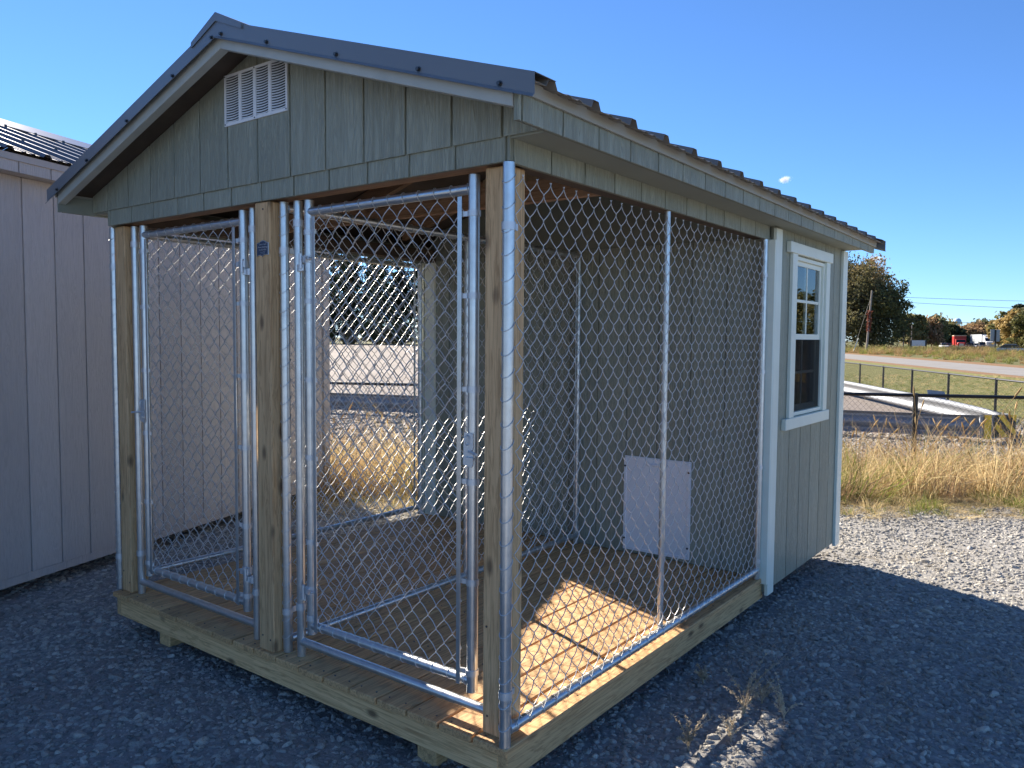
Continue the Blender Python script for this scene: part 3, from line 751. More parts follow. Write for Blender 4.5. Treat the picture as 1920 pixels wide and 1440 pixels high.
# ------------------------------------------------------------------ stones and grass (stuff, scattered)
def gn_scatter(name, surf, coll, density, smin, smax, seed, tiltmax=.25, mat=None, fullrot=False, dens_noise=None):
    ng = bpy.data.node_groups.new(name+'_nodes', 'GeometryNodeTree')
    ng.interface.new_socket('Geometry', in_out='INPUT', socket_type='NodeSocketGeometry'); ng.interface.new_socket('Geometry', in_out='OUTPUT', socket_type='NodeSocketGeometry')
    A = ng.nodes.new; gi, go = A('NodeGroupInput'), A('NodeGroupOutput'); L = ng.links.new
    dp = A('GeometryNodeDistributePointsOnFaces'); dp.inputs['Density'].default_value = density; dp.inputs['Seed'].default_value = seed
    L(gi.outputs[0], dp.inputs['Mesh'])
    if dens_noise:
        nz_ = A('ShaderNodeTexNoise'); nz_.inputs['Scale'].default_value = dens_noise[0]; nz_.inputs['Detail'].default_value = 3
        ps = A('GeometryNodeInputPosition'); L(ps.outputs[0], nz_.inputs['Vector'])
        mr = A('ShaderNodeMapRange'); mr.inputs[1].default_value = dens_noise[1]; mr.inputs[2].default_value = dens_noise[2]; mr.inputs[3].default_value = 0; mr.inputs[4].default_value = density
        L(nz_.outputs[0], mr.inputs[0]); L(mr.outputs[0], dp.inputs['Density'])
    ci = A('GeometryNodeCollectionInfo'); ci.inputs['Collection'].default_value = coll; ci.inputs['Separate Children'].default_value = True; ci.inputs['Reset Children'].default_value = True
    ip = A('GeometryNodeInstanceOnPoints'); ip.inputs['Pick Instance'].default_value = True
    L(dp.outputs['Points'], ip.inputs['Points']); L(ci.outputs[0], ip.inputs['Instance'])
    rr = A('FunctionNodeRandomValue'); rr.data_type = 'FLOAT_VECTOR'; rr.inputs['Seed'].default_value = seed+1
    tm = 3.14 if fullrot else tiltmax
    rr.inputs[0].default_value = (-tm, -tm, 0); rr.inputs[1].default_value = (tm, tm, 6.283)
    L(rr.outputs[0], ip.inputs['Rotation'])
    rs = A('FunctionNodeRandomValue'); rs.data_type = 'FLOAT'; rs.inputs[2].default_value = 0; rs.inputs[3].default_value = 1; rs.inputs['Seed'].default_value = seed+2
    pw = A('ShaderNodeMath'); pw.operation = 'POWER'; pw.inputs[1].default_value = 2.0; L(rs.outputs[1], pw.inputs[0])
    ms = A('ShaderNodeMapRange'); ms.inputs[3].default_value = smin; ms.inputs[4].default_value = smax; L(pw.outputs[0], ms.inputs[0])
    L(ms.outputs[0], ip.inputs['Scale']); L(ip.outputs[0], go.inputs[0])
    md = surf.modifiers.new('scatter', 'NODES'); md.node_group = ng
    return stuff(surf)
def patch_obj(name, latf, d0, d1, dz=.008, n=10, keep=None):
    ds = [d0]+[d for d in DS if d0 < d < d1]+[d1]; q = MB()
    for d in ds:
        a, b2 = latf(d)
        for k in range(n+1):
            x, y = at(a+(b2-a)*k/n, d); q.v.append((x, y, zdep(d)+dz))
    for i in range(len(ds)-1):
        for k in range(n): a = i*(n+1)+k; q.f.append((a, a+1, a+n+2, a+n+1))
    o = obj(name, q, None, fix=False); return o
def lib(name): return bpy.data.collections.new(name)
def lib_obj(coll, name, verts, faces, mat, smooth=False):
    me = bpy.data.meshes.new(name); me.from_pydata(verts, [], faces); me.materials.append(mat)
    if smooth: me.shade_smooth()
    o = bpy.data.objects.new(name, me); coll.objects.link(o); return o
# stones
m, nt, b = new_mat('crushed_stone'); b.inputs['Roughness'].default_value = .85; b.inputs['Specular IOR Level'].default_value = .25
oi = N(nt, 'ShaderNodeObjectInfo')
c = ramp(nt, oi.outputs['Random'], [(0, (.20, .197, .19)), (.3, (.33, .322, .305)), (.7, (.44, .425, .395)), (.93, (.52, .50, .46)), (1, (.60, .58, .53))])
f = noi(nt, coords(nt), 1.7, 4); c = mixc(nt, .5, c, ramp(nt, f, [(.3, (.72, .72, .74)), (.7, (1.12, 1.1, 1.06))]), 'MULTIPLY')
ge = N(nt, 'ShaderNodeNewGeometry'); f3 = noi(nt, ge.outputs['Position'], 1.1, 5, .65)
c = mixc(nt, 1, c, ramp(nt, f3, [(.32, (.70, .69, .67)), (.5, (.95, .94, .92)), (.68, (1.12, 1.09, 1.03))]), 'MULTIPLY')
nt.links.new(c, b.inputs['Base Color']); bump(nt, b, f, .4, .15); M_stone = m
stones = lib('stones')
for k in range(6):
    bm = bmesh.new(); bmesh.ops.create_icosphere(bm, subdivisions=2, radius=1)
    rr_ = random.Random(50+k); sx, sy, sz = rr_.uniform(.8, 1.25), rr_.uniform(.6, .9), rr_.uniform(.42, .7)
    pl = [(Vector((rr_.gauss(0, 1), rr_.gauss(0, 1), rr_.gauss(0, 1))).normalized(), rr_.uniform(.55, .85)) for _ in range(9)]
    for v in bm.verts:
        p = v.co.copy()
        for nn, dd in pl:
            e_ = p.dot(nn)-dd
            if e_ > 0: p -= nn*e_
        v.co = Vector((p.x*sx, p.y*sy, p.z*sz))
    bmesh.ops.dissolve_limit(bm, angle_limit=.09, verts=bm.verts, edges=bm.edges)
    bmesh.ops.triangulate(bm, faces=bm.faces)
    lib_obj(stones, 'stone', [tuple(v.co) for v in bm.verts], [tuple(v.index for v in f_.verts) for f_ in bm.faces], M_stone); bm.free()
gn_scatter('gravel', patch_obj('gravel', lambda d: (-.72*max(d, 0)-.9, .72*max(d, 0)+.9), .9, 4.2, .004), stones, 3400, .0055, .0215, 3, .5)
gn_scatter('gravel', patch_obj('gravel', lambda d: (-.72*d-.9, .72*d+.9), 4.2, 6.95, .004), stones, 2300, .007, .022, 5, .5)
gn_scatter('ballast_stones', patch_obj('ballast_stones', lambda d: (-9, 13), 10.7, 21, .01), stones, 60, .025, .07, 8, .6)
gn_scatter('large_stones', patch_obj('large_stones', lambda d: (-.72*max(d, 0)-.9, .72*max(d, 0)+.9), .9, 6.9, .006), stones, 45, .018, .034, 9, .4)
# grasses
M_straw = leafy('straw_blades', [(.52, .37, .18), (.66, .52, .28), (.56, .47, .22)], .4, 3)
M_strawdk = leafy('russet_blades', [(.36, .22, .12), (.48, .33, .18), (.46, .38, .18)], .35, 3)
M_green = leafy('green_blades', [(.13, .17, .03), (.19, .22, .05), (.27, .25, .07)], .4, 3)
M_seed = leafy('seed_heads', [(.50, .35, .16), (.58, .42, .20)], .35, 6)
M_weed = leafy('meadow_weeds', [(.28, .16, .085), (.40, .27, .13), (.34, .29, .10)], .35, .5)
M_weedg = leafy('green_weeds', [(.15, .18, .05), (.25, .26, .07), (.32, .29, .10)], .35, .5)
def tuft(seed, n, h, spread, w, bend, seeds=0, flat=0):
    rg = random.Random(seed); v, f = [], []
    for k in range(n):
        a = rg.uniform(0, 6.283); r0 = spread*math.sqrt(rg.random())*.6; x, y = r0*math.cos(a), r0*math.sin(a)
        hh = h*rg.uniform(.5, 1.1); da = a+rg.uniform(-1.2, 1.2); bd = bend*rg.uniform(.3, 1.6)*hh; wa = rg.uniform(0, 3.14)
        wx, wy = math.cos(wa)*w, math.sin(wa)*w; b0 = len(v); ns = 4; kink = (rg.uniform(.3, .7), rg.uniform(0, 6.28), rg.uniform(.4, 1.7)) if rg.random() < .45 else None
        for j in range(ns+1):
            t = j/ns; px = x+math.cos(da)*bd*t*t; py = y+math.sin(da)*bd*t*t; pz = hh*(t-.38*bend*t*t*rg.uniform(.8, 1.2))*(1-flat)
            ww = (1-t*.85); px_, py_, pz_ = px, py, pz
            if kink and t > kink[0]: px_ += math.cos(kink[1])*hh*.55*(t-kink[0]); py_ += math.sin(kink[1])*hh*.55*(t-kink[0]); pz_ -= hh*kink[2]*(t-kink[0])
            v += [(px_-wx*ww, py_-wy*ww, pz_), (px_+wx*ww, py_+wy*ww, pz_)]
            if j: q = b0+2*(j-1); f.append((q, q+1, q+3, q+2))
    return v, f
def seedstalk(seed, h):
    rg = random.Random(seed); mb = MB(); a = rg.uniform(0, 6.28); L = rg.uniform(.15, .4)*h
    pts = [(math.cos(a)*L*t*t, math.sin(a)*L*t*t, h*t*(1-.12*t)) for t in (0, .3, .6, .85, 1)]
    mb.tube(pts, .0022, 4, False); d = (Vector(pts[-1])-Vector(pts[-2])).normalized(); p = Vector(pts[-1])
    mb.tube([p+d*(.11*t) for t in (0, .25, .6, .9, 1)], [.003, .0085, .0085, .005, .001], 6)
    return mb.v, mb.f
dry = lib('dry_tufts')
for k in range(5): lib_obj(dry, 'tuft', *tuft(k, 44, .60, .34, .0038, .62), (M_straw, M_strawdk, M_straw, M_green, M_strawdk)[k])
low = lib('low_tufts')
for k in range(4): lib_obj(low, 'tuft', *tuft(20+k, 40, .24, .2, .003, .8), (M_green, M_straw, M_green, M_straw)[k])
stk = lib('seed_stalks')
for k in range(5): lib_obj(stk, 'stalk', *seedstalk(40+k, .92), M_seed, True)
lat_l = lambda d: (-.45*d, .72*d+1)
gn_scatter('dry_grass', patch_obj('dry_grass', lat_l, 7.25, 10.4, .004, 14), dry, 78, .5, 1.58, 11, .5, dens_noise=(1.5, .32, .6))
gn_scatter('short_grass', patch_obj('short_grass', lat_l, 6.55, 7.9, .004, 14), low, 70, .3, 1.0, 12, .5, dens_noise=(1.6, .38, .62))
gn_scatter('seed_grass', patch_obj('seed_grass', lat_l, 7.4, 10.4, .004, 14), stk, 12, .5, 1.2, 13, .18)
gn_scatter('lawn_blades', patch_obj('lawn_blades', lambda d: (11.4+.14*(d-12), min(rn(d)-.3, .75*d)), 17, 46, .006), low, 5, .35, .8, 14, .3)
wd = lib('weeds')
for k in range(5): lib_obj(wd, 'weed', *tuft(60+k, 70, 1.25, .9, .02, .5), (M_weed, M_weedg, M_weed, M_weed, M_weedg)[k])
v0 = lambda d: rn(d)+9.0+.02*d
gn_scatter('meadow_weeds', patch_obj('meadow_weeds', lambda d: (v0(d), v0(d)+60), 50, 112, 0, 12), wd, .40, .35, .8, 15, .2, dens_noise=(.06, .3, .6))
gn_scatter('meadow_weeds', patch_obj('meadow_weeds', lambda d: (v0(min(d, 130)), v0(min(d, 130))+110), 112, 150, 0, 12), wd, .6, .55, 1.35, 16, .2, dens_noise=(.05, .28, .5))
gn_scatter('meadow_weeds', patch_obj('meadow_weeds', lambda d: (52, 210), 150, 204, 0, 12), wd, .22, .6, 1.3, 17, .2, dens_noise=(.04, .3, .6))

lit = lib('straw_litter')
for k in range(3): lib_obj(lit, 'mat', *tuft(90+k, 60, .26, .25, .003, 1.5, flat=.7), M_straw)
gn_scatter('straw_litter', patch_obj('straw_litter', lat_l, 6.45, 7.6, .006, 14), lit, 60, .4, 1.0, 33, .2, dens_noise=(1.0, .3, .55))
# ------------------------------------------------------------------ black chain link fences
def polyfence(label, pts, h, sp, r_post, seed):
    a, b2 = Vector(at(*pts[0])), Vector(at(*pts[1])); L = (b2-a).length; d = (b2-a)/L
    za = lambda x, y: zdep(latdep(x, y)[1])
    F = thing('chain_link_fence', (a.x, a.y, za(*a)), label, 'fence', 'black chain link fences')
    n = int(L/sp); rl = []
    for k in range(n+1):
        p = a+d*sp*k; z = za(*p); pipe('post', [(p.x, p.y, z-.1), (p.x, p.y, z+h+.03)], r_post, F, M_black, 10)
    k = 0; tp_ = []
    for i in range(int(L)+1): p = a+d*i; tp_.append((p.x, p.y, za(*p)+h))
    pipe('top_rail', tp_, r_post*.72, F, M_black, 8)
    chain_link('wire_mesh', tuple(a+Vector((-d.y, d.x))*-.03), tuple(d), L, .04, h, F, r=.0023, pitch=.0726, mat=M_black, fine=False, sides=3, seed=seed, zfun=np.vectorize(lambda x, y: za(x, y)))
    return F
polyfence('black chain link fence standing in the dry grass, nearer one', ((-6.14, 13.46), (14.7, 8.84)), 1.22, 3.0, .034, 21)
polyfence('black chain link fence along the lawn edge behind the white guardrail', ((16.6, 49), (11.0, 13.6)), 1.05, 3.0, .032, 22)

# ------------------------------------------------------------------ guardrail with rounded nose
M_gr = plain('weathered_guardrail', (.25, .26, .275), .48, .35, .08, 2)
Mk_y = plain('marker_yellow', (1.0, .58, .03), .5, 0, .06); Mk_b = plain('marker_black', (.02, .02, .02), .5, 0, .1)
RB = thing('guardrail', (*at(6.85, 16.4), zdep(16)), 'grey steel guardrail with two converging rails meeting in a rounded striped nose', 'guardrail')
PROF = [(0, 0), (.03, .012), (.075, .06), (.075, .10), (.02, .16), (.0, .20), (.0, .235), (.02, .275), (.075, .335), (.075, .375), (.03, .42), (0, .435)]
def rail(pts, side, name):
    P = [Vector(at(*p)) for p in pts]; q = MB(); n = len(PROF)
    for i, p in enumerate(P):
        t = (P[min(i+1, len(P)-1)]-P[max(i-1, 0)]).normalized(); nn = Vector((-t.y, t.x))*side
        for o_, z in PROF: q.v.append((p.x+nn.x*o_, p.y+nn.y*o_, zdep(16)+.09+z))
    for i in range(len(P)-1):
        for k in range(n-1): a = i*n+k; q.f.append((a, a+1, a+n+1, a+n))
    o = obj(name, q, M_gr, RB, smooth=True, fix=False); m_ = o.modifiers.new('thickness', 'SOLIDIFY'); m_.thickness = .004; return o
near = [(-14, 23.2), (-9, 21.8), (-3.5, 19.9), (2, 18.0), (6.85, 16.4), (8.6, 15.6), (9.2, 15.42)]
far = [(9.95, 15.95), (10.3, 17.2), (10.75, 19.3), (11.15, 22.2), (11.75, 26.5), (12.2, 30), (13.2, 37)]
rail(near, 1, 'rail'); rail(far, 1, 'rail')
nose = [(9.2, 15.42), (9.42, 15.40), (9.62, 15.42), (9.80, 15.52), (9.92, 15.70), (9.95, 15.95)]
q = MB(); P = [Vector(at(*p)) for p in nose]
for p in P: q.v += [(p.x, p.y, zdep(16)+.07), (p.x, p.y, zdep(16)+.535)]
for i in range(len(P)-1): q.f.append((2*i, 2*i+2, 2*i+3, 2*i+1))
o = obj('nose', q, M_gr, RB, fix=False); m_ = o.modifiers.new('thickness', 'SOLIDIFY'); m_.thickness = .006
def nosepanel(name, a, b2, z0, z1, mat, off, par):
    u = (b2-a).normalized(); nn = Vector((u.y, -u.x)); nn = nn if nn.dot(Vector((FX, FY))) < 0 else -nn
    a, b2 = a+nn*off, b2+nn*off; z = zdep(16)
    return obj(name, MB().quad((a.x, a.y, z+z0), (b2.x, b2.y, z+z0), (b2.x, b2.y, z+z1), (a.x, a.y, z+z1)), mat, par), (a, b2, nn)
nosepanel('yellow_strip', Vector(at(9.27, 15.40)), Vector(at(9.40, 15.385)), .06, .53, Mk_y, .012, RB)
pn, (pa, pb, pnn) = nosepanel('marker_panel', Vector(at(9.47, 15.39)), Vector(at(9.92, 15.47)), .10, .53, Mk_b, .02, RB)
m_ = pn.modifiers.new('thickness', 'SOLIDIFY'); m_.thickness = .004
u = pb-pa
for k in range(3):                                        # black diagonal bars falling to the right
    s0 = -.55+.62*k; z = zdep(16); q = MB(); pts = []
    poly = [(s0, .53), (s0+.30, .53), (s0+1.20, .10), (s0+.90, .10)]
    def clip(pl, lim, lo):
        out = []
        for i in range(len(pl)):
            p, r2 = pl[i], pl[(i+1) % len(pl)]; ip = (p[0] >= lim) == lo; ir = (r2[0] >= lim) == lo
            if ip: out.append(p)
            if ip != ir: t = (lim-p[0])/(r2[0]-p[0]); out.append((lim, p[1]+t*(r2[1]-p[1])))
        return out
    poly = clip(clip(poly, 0.0, True), 1.0, False)
    if len(poly) > 2: obj('stripe', q.quad(*[(pa.x+u.x*s+pnn.x*.006, pa.y+u.y*s+pnn.y*.006, z+zz) for s, zz in poly]), Mk_y, pn)
for pts in ((8.9, 15.75), (6.85, 16.55), (4.6, 17.3), (2.1, 18.15), (-.5, 19.1), (-3.4, 20.05), (-6.2, 21), (10.52, 17.4), (10.95, 19.4), (11.4, 22.3), (12.0, 26.6), (12.5, 30.1)):
    x, y = at(*pts); z = zdep(16); s_ = .07; B('rail_post', (x-s_, y-s_, z-.1), (x+s_, y+s_, z+.46), M_rimy, RB, .006)
x, y = at(13.55, 25.0); bd = MB().box((-.36, -.006, 0), (.36, .006, .40))
Tb = Matrix.Translation((x, y, zdep(25)+.02)) @ Matrix.Rotation(YAW+.35, 4, 'Z') @ Matrix.Rotation(-.35, 4, 'X') @ Matrix.Rotation(.10, 4, 'Y')
o = obj('fallen_sign', bd, plain('sign_back', (.30, .33, .38), .5, .4), T=Tb); tag(o, 'blue grey sign panel leaning tilted on the lawn behind the fence', 'sign')

# ------------------------------------------------------------------ trees
def tree_mesh(seed, H, R, base, nclump, nleaf, ls, kind='round'):
    rg = random.Random(seed); nr = np.random.RandomState(seed); tk = MB(); tops = []
    lean = rg.uniform(-.03, .03)*H
    tr_top = H*(.92 if kind == 'pine' else .55)
    tk.tube([(0, 0, -.3), (lean*.2, 0, tr_top*.35), (lean*.6, lean*.2, tr_top*.7), (lean, lean*.3, tr_top)], [H*.020, H*.016, H*.011, H*.004], 7)
    cl = []
    for k in range(nclump):
        if kind == 'pine':
            t = rg.random(); z = H*(base+(1-base)*t); rr_ = R*(1-t*.75)*rg.uniform(.25, 1); a = rg.uniform(0, 6.283); c = (rr_*math.cos(a)+lean, rr_*math.sin(a), z); cs = R*.33*rg.uniform(.6, 1.1)*(1-.35*t); fl = .42
        else:
            while True:
                x, y, z = rg.uniform(-1, 1), rg.uniform(-1, 1), rg.uniform(-1, 1); d = math.sqrt(x*x+y*y+(max(z, 0)**2 if base < .08 else z*z))
                if .35 < d < 1: break
            lump = .78+.35*noise.noise((x*1.7+seed, y*1.7, z*1.7))
            zc = H*(base+1)/2; hz = H*(1-base)/2; c = (x*R*lump+lean*.5, y*R*lump, zc+z*hz*lump); cs = R*.25*rg.uniform(.55, 1.2); fl = .75
        cl.append((c, cs, fl))
        if k % 4 == 0:
            z0 = max(H*.12, min(tr_top*.95, c[2]-abs(c[0])*.5-R*.15)); f_ = z0/tr_top
            tk.tube([(lean*f_, 0, z0), ((c[0]+lean*f_)*.5, c[1]*.5, (z0+c[2])*.5+.03*H), c], [H*.006, H*.004, H*.0015], 4, False)
    vs = []
    for c, cs, fl in cl:
        p = nr.normal(0, .5, (nleaf, 3))*cs*np.array([1, 1, fl])+np.array(c)
        e1 = nr.normal(0, 1, (nleaf, 3)); e1 /= np.linalg.norm(e1, axis=1, keepdims=True); e2 = nr.normal(0, 1, (nleaf, 3)); e2 -= e1*(e1*e2).sum(1, keepdims=True); e2 /= np.linalg.norm(e2, axis=1, keepdims=True)
        s = ls*nr.uniform(.5, 1.3, (nleaf, 1)); vs.append(np.stack([p-e1*s-e2*s*.5, p+e1*s-e2*s*.6, p+e1*s*.8+e2*s*.5, p-e1*s*.9+e2*s*.6], 1))
    v = np.concatenate(vs).reshape(-1, 3)
    return tk, v
def make_tree(name, label, cat, loc, seed, H, R, base, nclump, nleaf, ls, mat, kind='round', group=None, bark=None):
    t = thing(name, loc, label, cat, group); tk, v = tree_mesh(seed, H, R, base, nclump, nleaf, ls, kind)
    L = Vector(loc); tk.v = [tuple(Vector(p)+L) for p in tk.v]
    obj('trunk', tk, bark or M_bark, t, smooth='all', fix=False)
    raw_mesh('crown', v+np.array(loc), np.arange(len(v)).reshape(-1, 4), mat, t, smooth=False); return t
M_bark = plain('bark', (.10, .08, .065), .9, 0, .3, 3); M_pinebark = plain('pine_bark', (.15, .10, .075), .9, 0, .3, 2)
L_dark = leafy('dark_autumn_leaves', [(.06, .065, .035), (.12, .11, .05), (.26, .19, .09)], .35, .16)
L_rust = leafy('rusty_leaves', [(.28, .18, .10), (.42, .28, .15), (.30, .25, .11)], .4, .2)
L_olive = leafy('olive_leaves', [(.075, .090, .036), (.135, .135, .052), (.21, .17, .07)], .3, .16)
L_gold = leafy('golden_leaves', [(.24, .17, .07), (.34, .25, .10), (.21, .19, .07)], .3, .16)
L_pine = leafy('pine_needles', [(.022, .036, .020), (.040, .058, .027), (.065, .075, .032)], .2, .3)
GT = 'trees beyond the road'
def tree_at(px, d, H, R, seed, base, mat, label, kind='round', name='tree', nclump=90, nleaf=46, ls=None, group=GT):
    lat = (px-960)/1478.2*d; x, y = at(lat, d)
    return make_tree(name, label, 'tree', (x, y, zdep(d)), seed, H, R, base, nclump, nleaf, ls or .0022*d*.8, mat, kind, group, M_pinebark if kind == 'pine' else None)
tree_at(1612, 148, 17.0, 7.9, 101, .02, L_dark, 'big dark autumn tree right behind the utility pole', nclump=230, nleaf=70, ls=.2)
tree_at(1636, 152, 18.4, 5.2, 102, .35, L_rust, 'tall tree with tan leaf tips rising over the dark tree by the pole', nclump=80, nleaf=36, ls=.2)
tree_at(1655, 145, 14.6, 5.5, 103, .05, L_olive, 'olive tree leaning out beside the big dark tree', nclump=110, nleaf=50, ls=.2)
tree_at(1570, 154, 20.6, 7.5, 104, .05, L_dark, 'tall dark tree half hidden behind the kennel corner trim', nclump=200, nleaf=60, ls=.2)
tree_at(1702, 225, 11.5, 5.5, 105, .05, L_olive, 'olive tree in the far line, next to the big dark tree')
tree_at(1722, 232, 10.2, 6.0, 106, .05, L_rust, 'rusty brown tree above the white billboard')
tree_at(1745, 236, 10.6, 5.8, 107, .05, L_olive, 'rounded olive tree between billboard and water tower')
tree_at(1768, 255, 9.0, 6.0, 108, .05, L_gold, 'golden tree just left of the water tower')
tree_at(1788, 240, 6.6, 5.0, 109, .1, L_pine, 'dark pine under the water tower', 'pine', 'pine_tree', nleaf=60)
tree_at(1814, 275, 9.6, 6.0, 110, .05, L_rust, 'low rust tree behind the red truck')
tree_at(1836, 290, 9.8, 7.0, 111, .05, L_olive, 'low olive tree above the dark pickup')
tree_at(1856, 285, 9.8, 6.5, 112, .05, L_olive, 'low olive tree behind the grey sign')
tree_at(1870, 205, 8.4, 3.4, 113, .15, L_gold, 'slim golden tree right of the grey sign')
tree_at(1888, 195, 9.6, 4.2, 114, .1, L_olive, 'olive tree at the end of the highway barrier')
tree_at(1903, 185, 10.8, 3.0, 115, .55, L_pine, 'tall pine with a flat top at the picture edge', 'pine', 'pine_tree', nclump=26, nleaf=90)
tree_at(1912, 165, 9.4, 4.6, 116, .05, L_gold, 'broad golden brown tree at the picture edge', nclump=140)
tree_at(1945, 160, 9.5, 5.0, 117, .05, L_olive, 'olive tree just past the broad golden brown one')
# row of pines across the lot, seen through the kennel; the same row closes the far side
proto = tree_at(705, 214, 30, 5.6, 130, .22, L_pine, 'p', 'pine', 'pine_tree', nclump=120, nleaf=60, ls=.26, group='pines across the gravel lot')
proto2 = tree_at(660, 218, 27, 6.4, 131, .10, L_pine, 'p', 'pine', 'pine_tree', nclump=130, nleaf=60, ls=.26, group='pines across the gravel lot')
proto3 = tree_at(752, 209, 7, 4.2, 132, .02, L_olive, 'low olive bush tree at the foot of the pines across the lot', 'round', 'tree', nclump=70, nleaf=50, ls=.2)
proto4 = tree_at(735, 210, 5.5, 4.0, 133, .02, L_rust, 'low rust tree at the foot of the pines across the lot', 'round', 'tree', nclump=70, nleaf=50, ls=.2)
PL = 'tall dark pine in the row across the gravel lot'
proto['label'] = PL; proto2['label'] = PL
rp = random.Random(4)
for k in range(52):
    lat = -92+3.4*k+rp.uniform(-1.6, 1.6); d = 216+rp.uniform(0, 26); x, y = at(lat, d)
    copy_tree((proto, proto2)[k % 2], (x, y, zdep(d)), PL, rp.uniform(0, 6.28), scale=rp.uniform(.82, 1.12))
for k in range(12):
    lat = -60+5.5*k+rp.uniform(-2, 2); d = 208+rp.uniform(0, 5); x, y = at(lat, d)
    c_ = copy_tree((proto3, proto4)[k % 2], (x, y, zdep(d)), ('low olive bush in front of the pines across the lot', 'low rust bush in front of the pines across the lot')[k % 2], rp.uniform(0, 6.28), scale=rp.uniform(.7, 1.1)); c_['group'] = 'bushes across the lot'
proto3['group'] = proto4['group'] = 'bushes across the lot'; proto3['label'] = 'low olive bush in front of the pines across the lot'; proto4['label'] = 'low rust bush in front of the pines across the lot'
# trees off to the side that the window glass mirrors
pr = tree_at(2500, 150, 11, 6, 140, .05, L_olive, 'olive tree in the row mirrored by the window', group='trees mirrored in the window glass')
for k in range(14):
    an = .72+.055*k; R_ = 165+rp.uniform(-10, 15); x, y = at(R_*math.sin(an), R_*math.cos(an)); copy_tree(pr, (x, y, zdep(60)), None, rp.uniform(0, 6.28), scale=rp.uniform(.8, 1.3))

# ------------------------------------------------------------------ far traffic, poles, tower
def far(px, d): return at((px-960)/1478.2*d, d)
def local(px, d, face):
    x, y = far(px, d); return Matrix.Translation((x, y, zdep(d)+.012)) @ Matrix.Rotation(YAW+face, 4, 'Z'), (x, y, zdep(d))
M_glassdk = plain('dark_car_glass', (.02, .024, .03), .12, 0, .05); M_tyre = plain('tyre_rubber', (.02, .02, .02), .8, 0, .1); M_lamp = plain('headlamp', (.75, .75, .72), .2, 0, .03); M_chrome = plain('bright_grille', (.45, .46, .48), .3, .6, .05)
def car(px, d, face, colr, label, kind='car', cat='car', Hs=1.0):
    Tm, l = local(px, d, face); t = thing(kind, l, label, cat, 'vehicles on the highway'); pm = plain(kind+'_paint', colr, .3, .1, .03)
    b_ = [(-2.25, .35), (-2.25, .75*Hs), (-1.25, .92*Hs), (2.1, .95*Hs), (2.25, .8*Hs), (2.25, .35)]
    obj('body', MB().prism(b_, 0, -.88, .88), pm, t, T=Tm, bevel=.06)
    g = [(-1.2, .93*Hs), (-.55, 1.48*Hs), (1.2 if cat == 'car' else .5, 1.5*Hs), (1.95 if cat == 'car' else .75, .96*Hs)]
    obj('windows', MB().prism(g, 0, -.76, .76), M_glassdk, t, T=Tm, bevel=.05)
    obj('roof', MB().box((-.7, -.5, 1.47*Hs), (.7, 1.15 if cat == 'car' else .45, 1.53*Hs)), pm, t, T=Tm, bevel=.03)
    for sx in (-1, 1):
        for y in (-1.4, 1.4): obj('wheel', MB().tube([(sx*.70, y, .33), (sx*.9, y, .33)], .33, 14), M_tyre, t, T=Tm, smooth=True)
        obj('headlight', MB().box((sx*.62-.17, -2.28, .6*Hs), (sx*.62+.17, -2.24, .76*Hs)), M_lamp, t, T=Tm)
    obj('bumper', MB().box((-.85, -2.30, .36), (.85, -2.24, .52)), M_black, t, T=Tm); return t
car(1768, 209, -.35, (.70, .70, .70), 'white car behind the green weeds, first in the traffic')
car(1779, 212, -.35, (.10, .11, .13), 'dark car between the white car and the red truck')
car(1817, 207, -.4, (.045, .05, .065), 'dark blue car right beside the red truck', Hs=1.05)
car(1829, 216, -.4, (.62, .63, .65), 'silver car partly behind the dark pickup')
car(1839, 204, -.4, (.04, .045, .06), 'dark pickup in front of the white semi truck', 'pickup_truck', 'pickup', Hs=1.25)
car(1897, 128, 1.0, (.45, .50, .54), 'silver car alone on the grass side near the picture edge', Hs=1.05)
Tm, l = local(1797.5, 208, -.42); t = thing('dump_truck', l, 'red dump truck facing the camera in the highway traffic', 'truck', 'vehicles on the highway')
red = plain('truck_red', (.42, .035, .03), .35, 0, .06); tan = plain('tarp_tan', (.50, .40, .28), .8, 0, .1)
obj('hood', MB().prism([(-4.2, .7), (-4.2, 1.55), (-2.6, 1.75), (-2.6, .7)], 0, -.85, .85), red, t, T=Tm, bevel=.08)
obj('cab', MB().prism([(-2.6, .8), (-2.6, 1.7), (-2.25, 2.55), (-.9, 2.6), (-.9, .8)], 0, -1.15, 1.15), red, t, T=Tm, bevel=.06)
obj('windscreen', MB().prism([(-2.66, 1.78), (-2.33, 2.46), (-2.30, 2.44), (-2.6, 1.74)], 0, -1.0, 1.0), M_glassdk, t, T=Tm)
obj('dump_body', MB().box((-1.42, -.8, 1.0), (1.42, 4.2, 3.35)), red, t, T=Tm, bevel=.05); obj('tarp', MB().box((-1.45, -.9, 3.36), (1.45, 4.2, 3.6)), tan, t, T=Tm, bevel=.05)
obj('grille', MB().box((-.5, -4.25, .8), (.5, -4.205, 1.45)), M_chrome, t, T=Tm); obj('bumper', MB().box((-1.2, -4.35, .45), (1.2, -4.22, .75)), M_chrome, t, T=Tm)
for sx in (-1, 1):
    obj('headlight', MB().box((sx*.98-.14, -4.0, .85), (sx*.98+.14, -3.9, 1.1)), M_lamp, t, T=Tm); obj('fender', MB().box((sx*1.0-.22, -3.9, .75), (sx*1.0+.22, -2.65, 1.2)), red, t, T=Tm, bevel=.08)
    for y in (-3.2, 1.8, 3.1): obj('wheel', MB().tube([(sx*.75, y, .5), (sx*1.15, y, .5)], .5, 14), M_tyre, t, T=Tm, smooth=True)
Tm, l = local(1850, 214, -.30); t = thing('semi_truck', l, 'white semi truck with a grey box trailer behind the dark pickup', 'truck', 'vehicles on the highway')
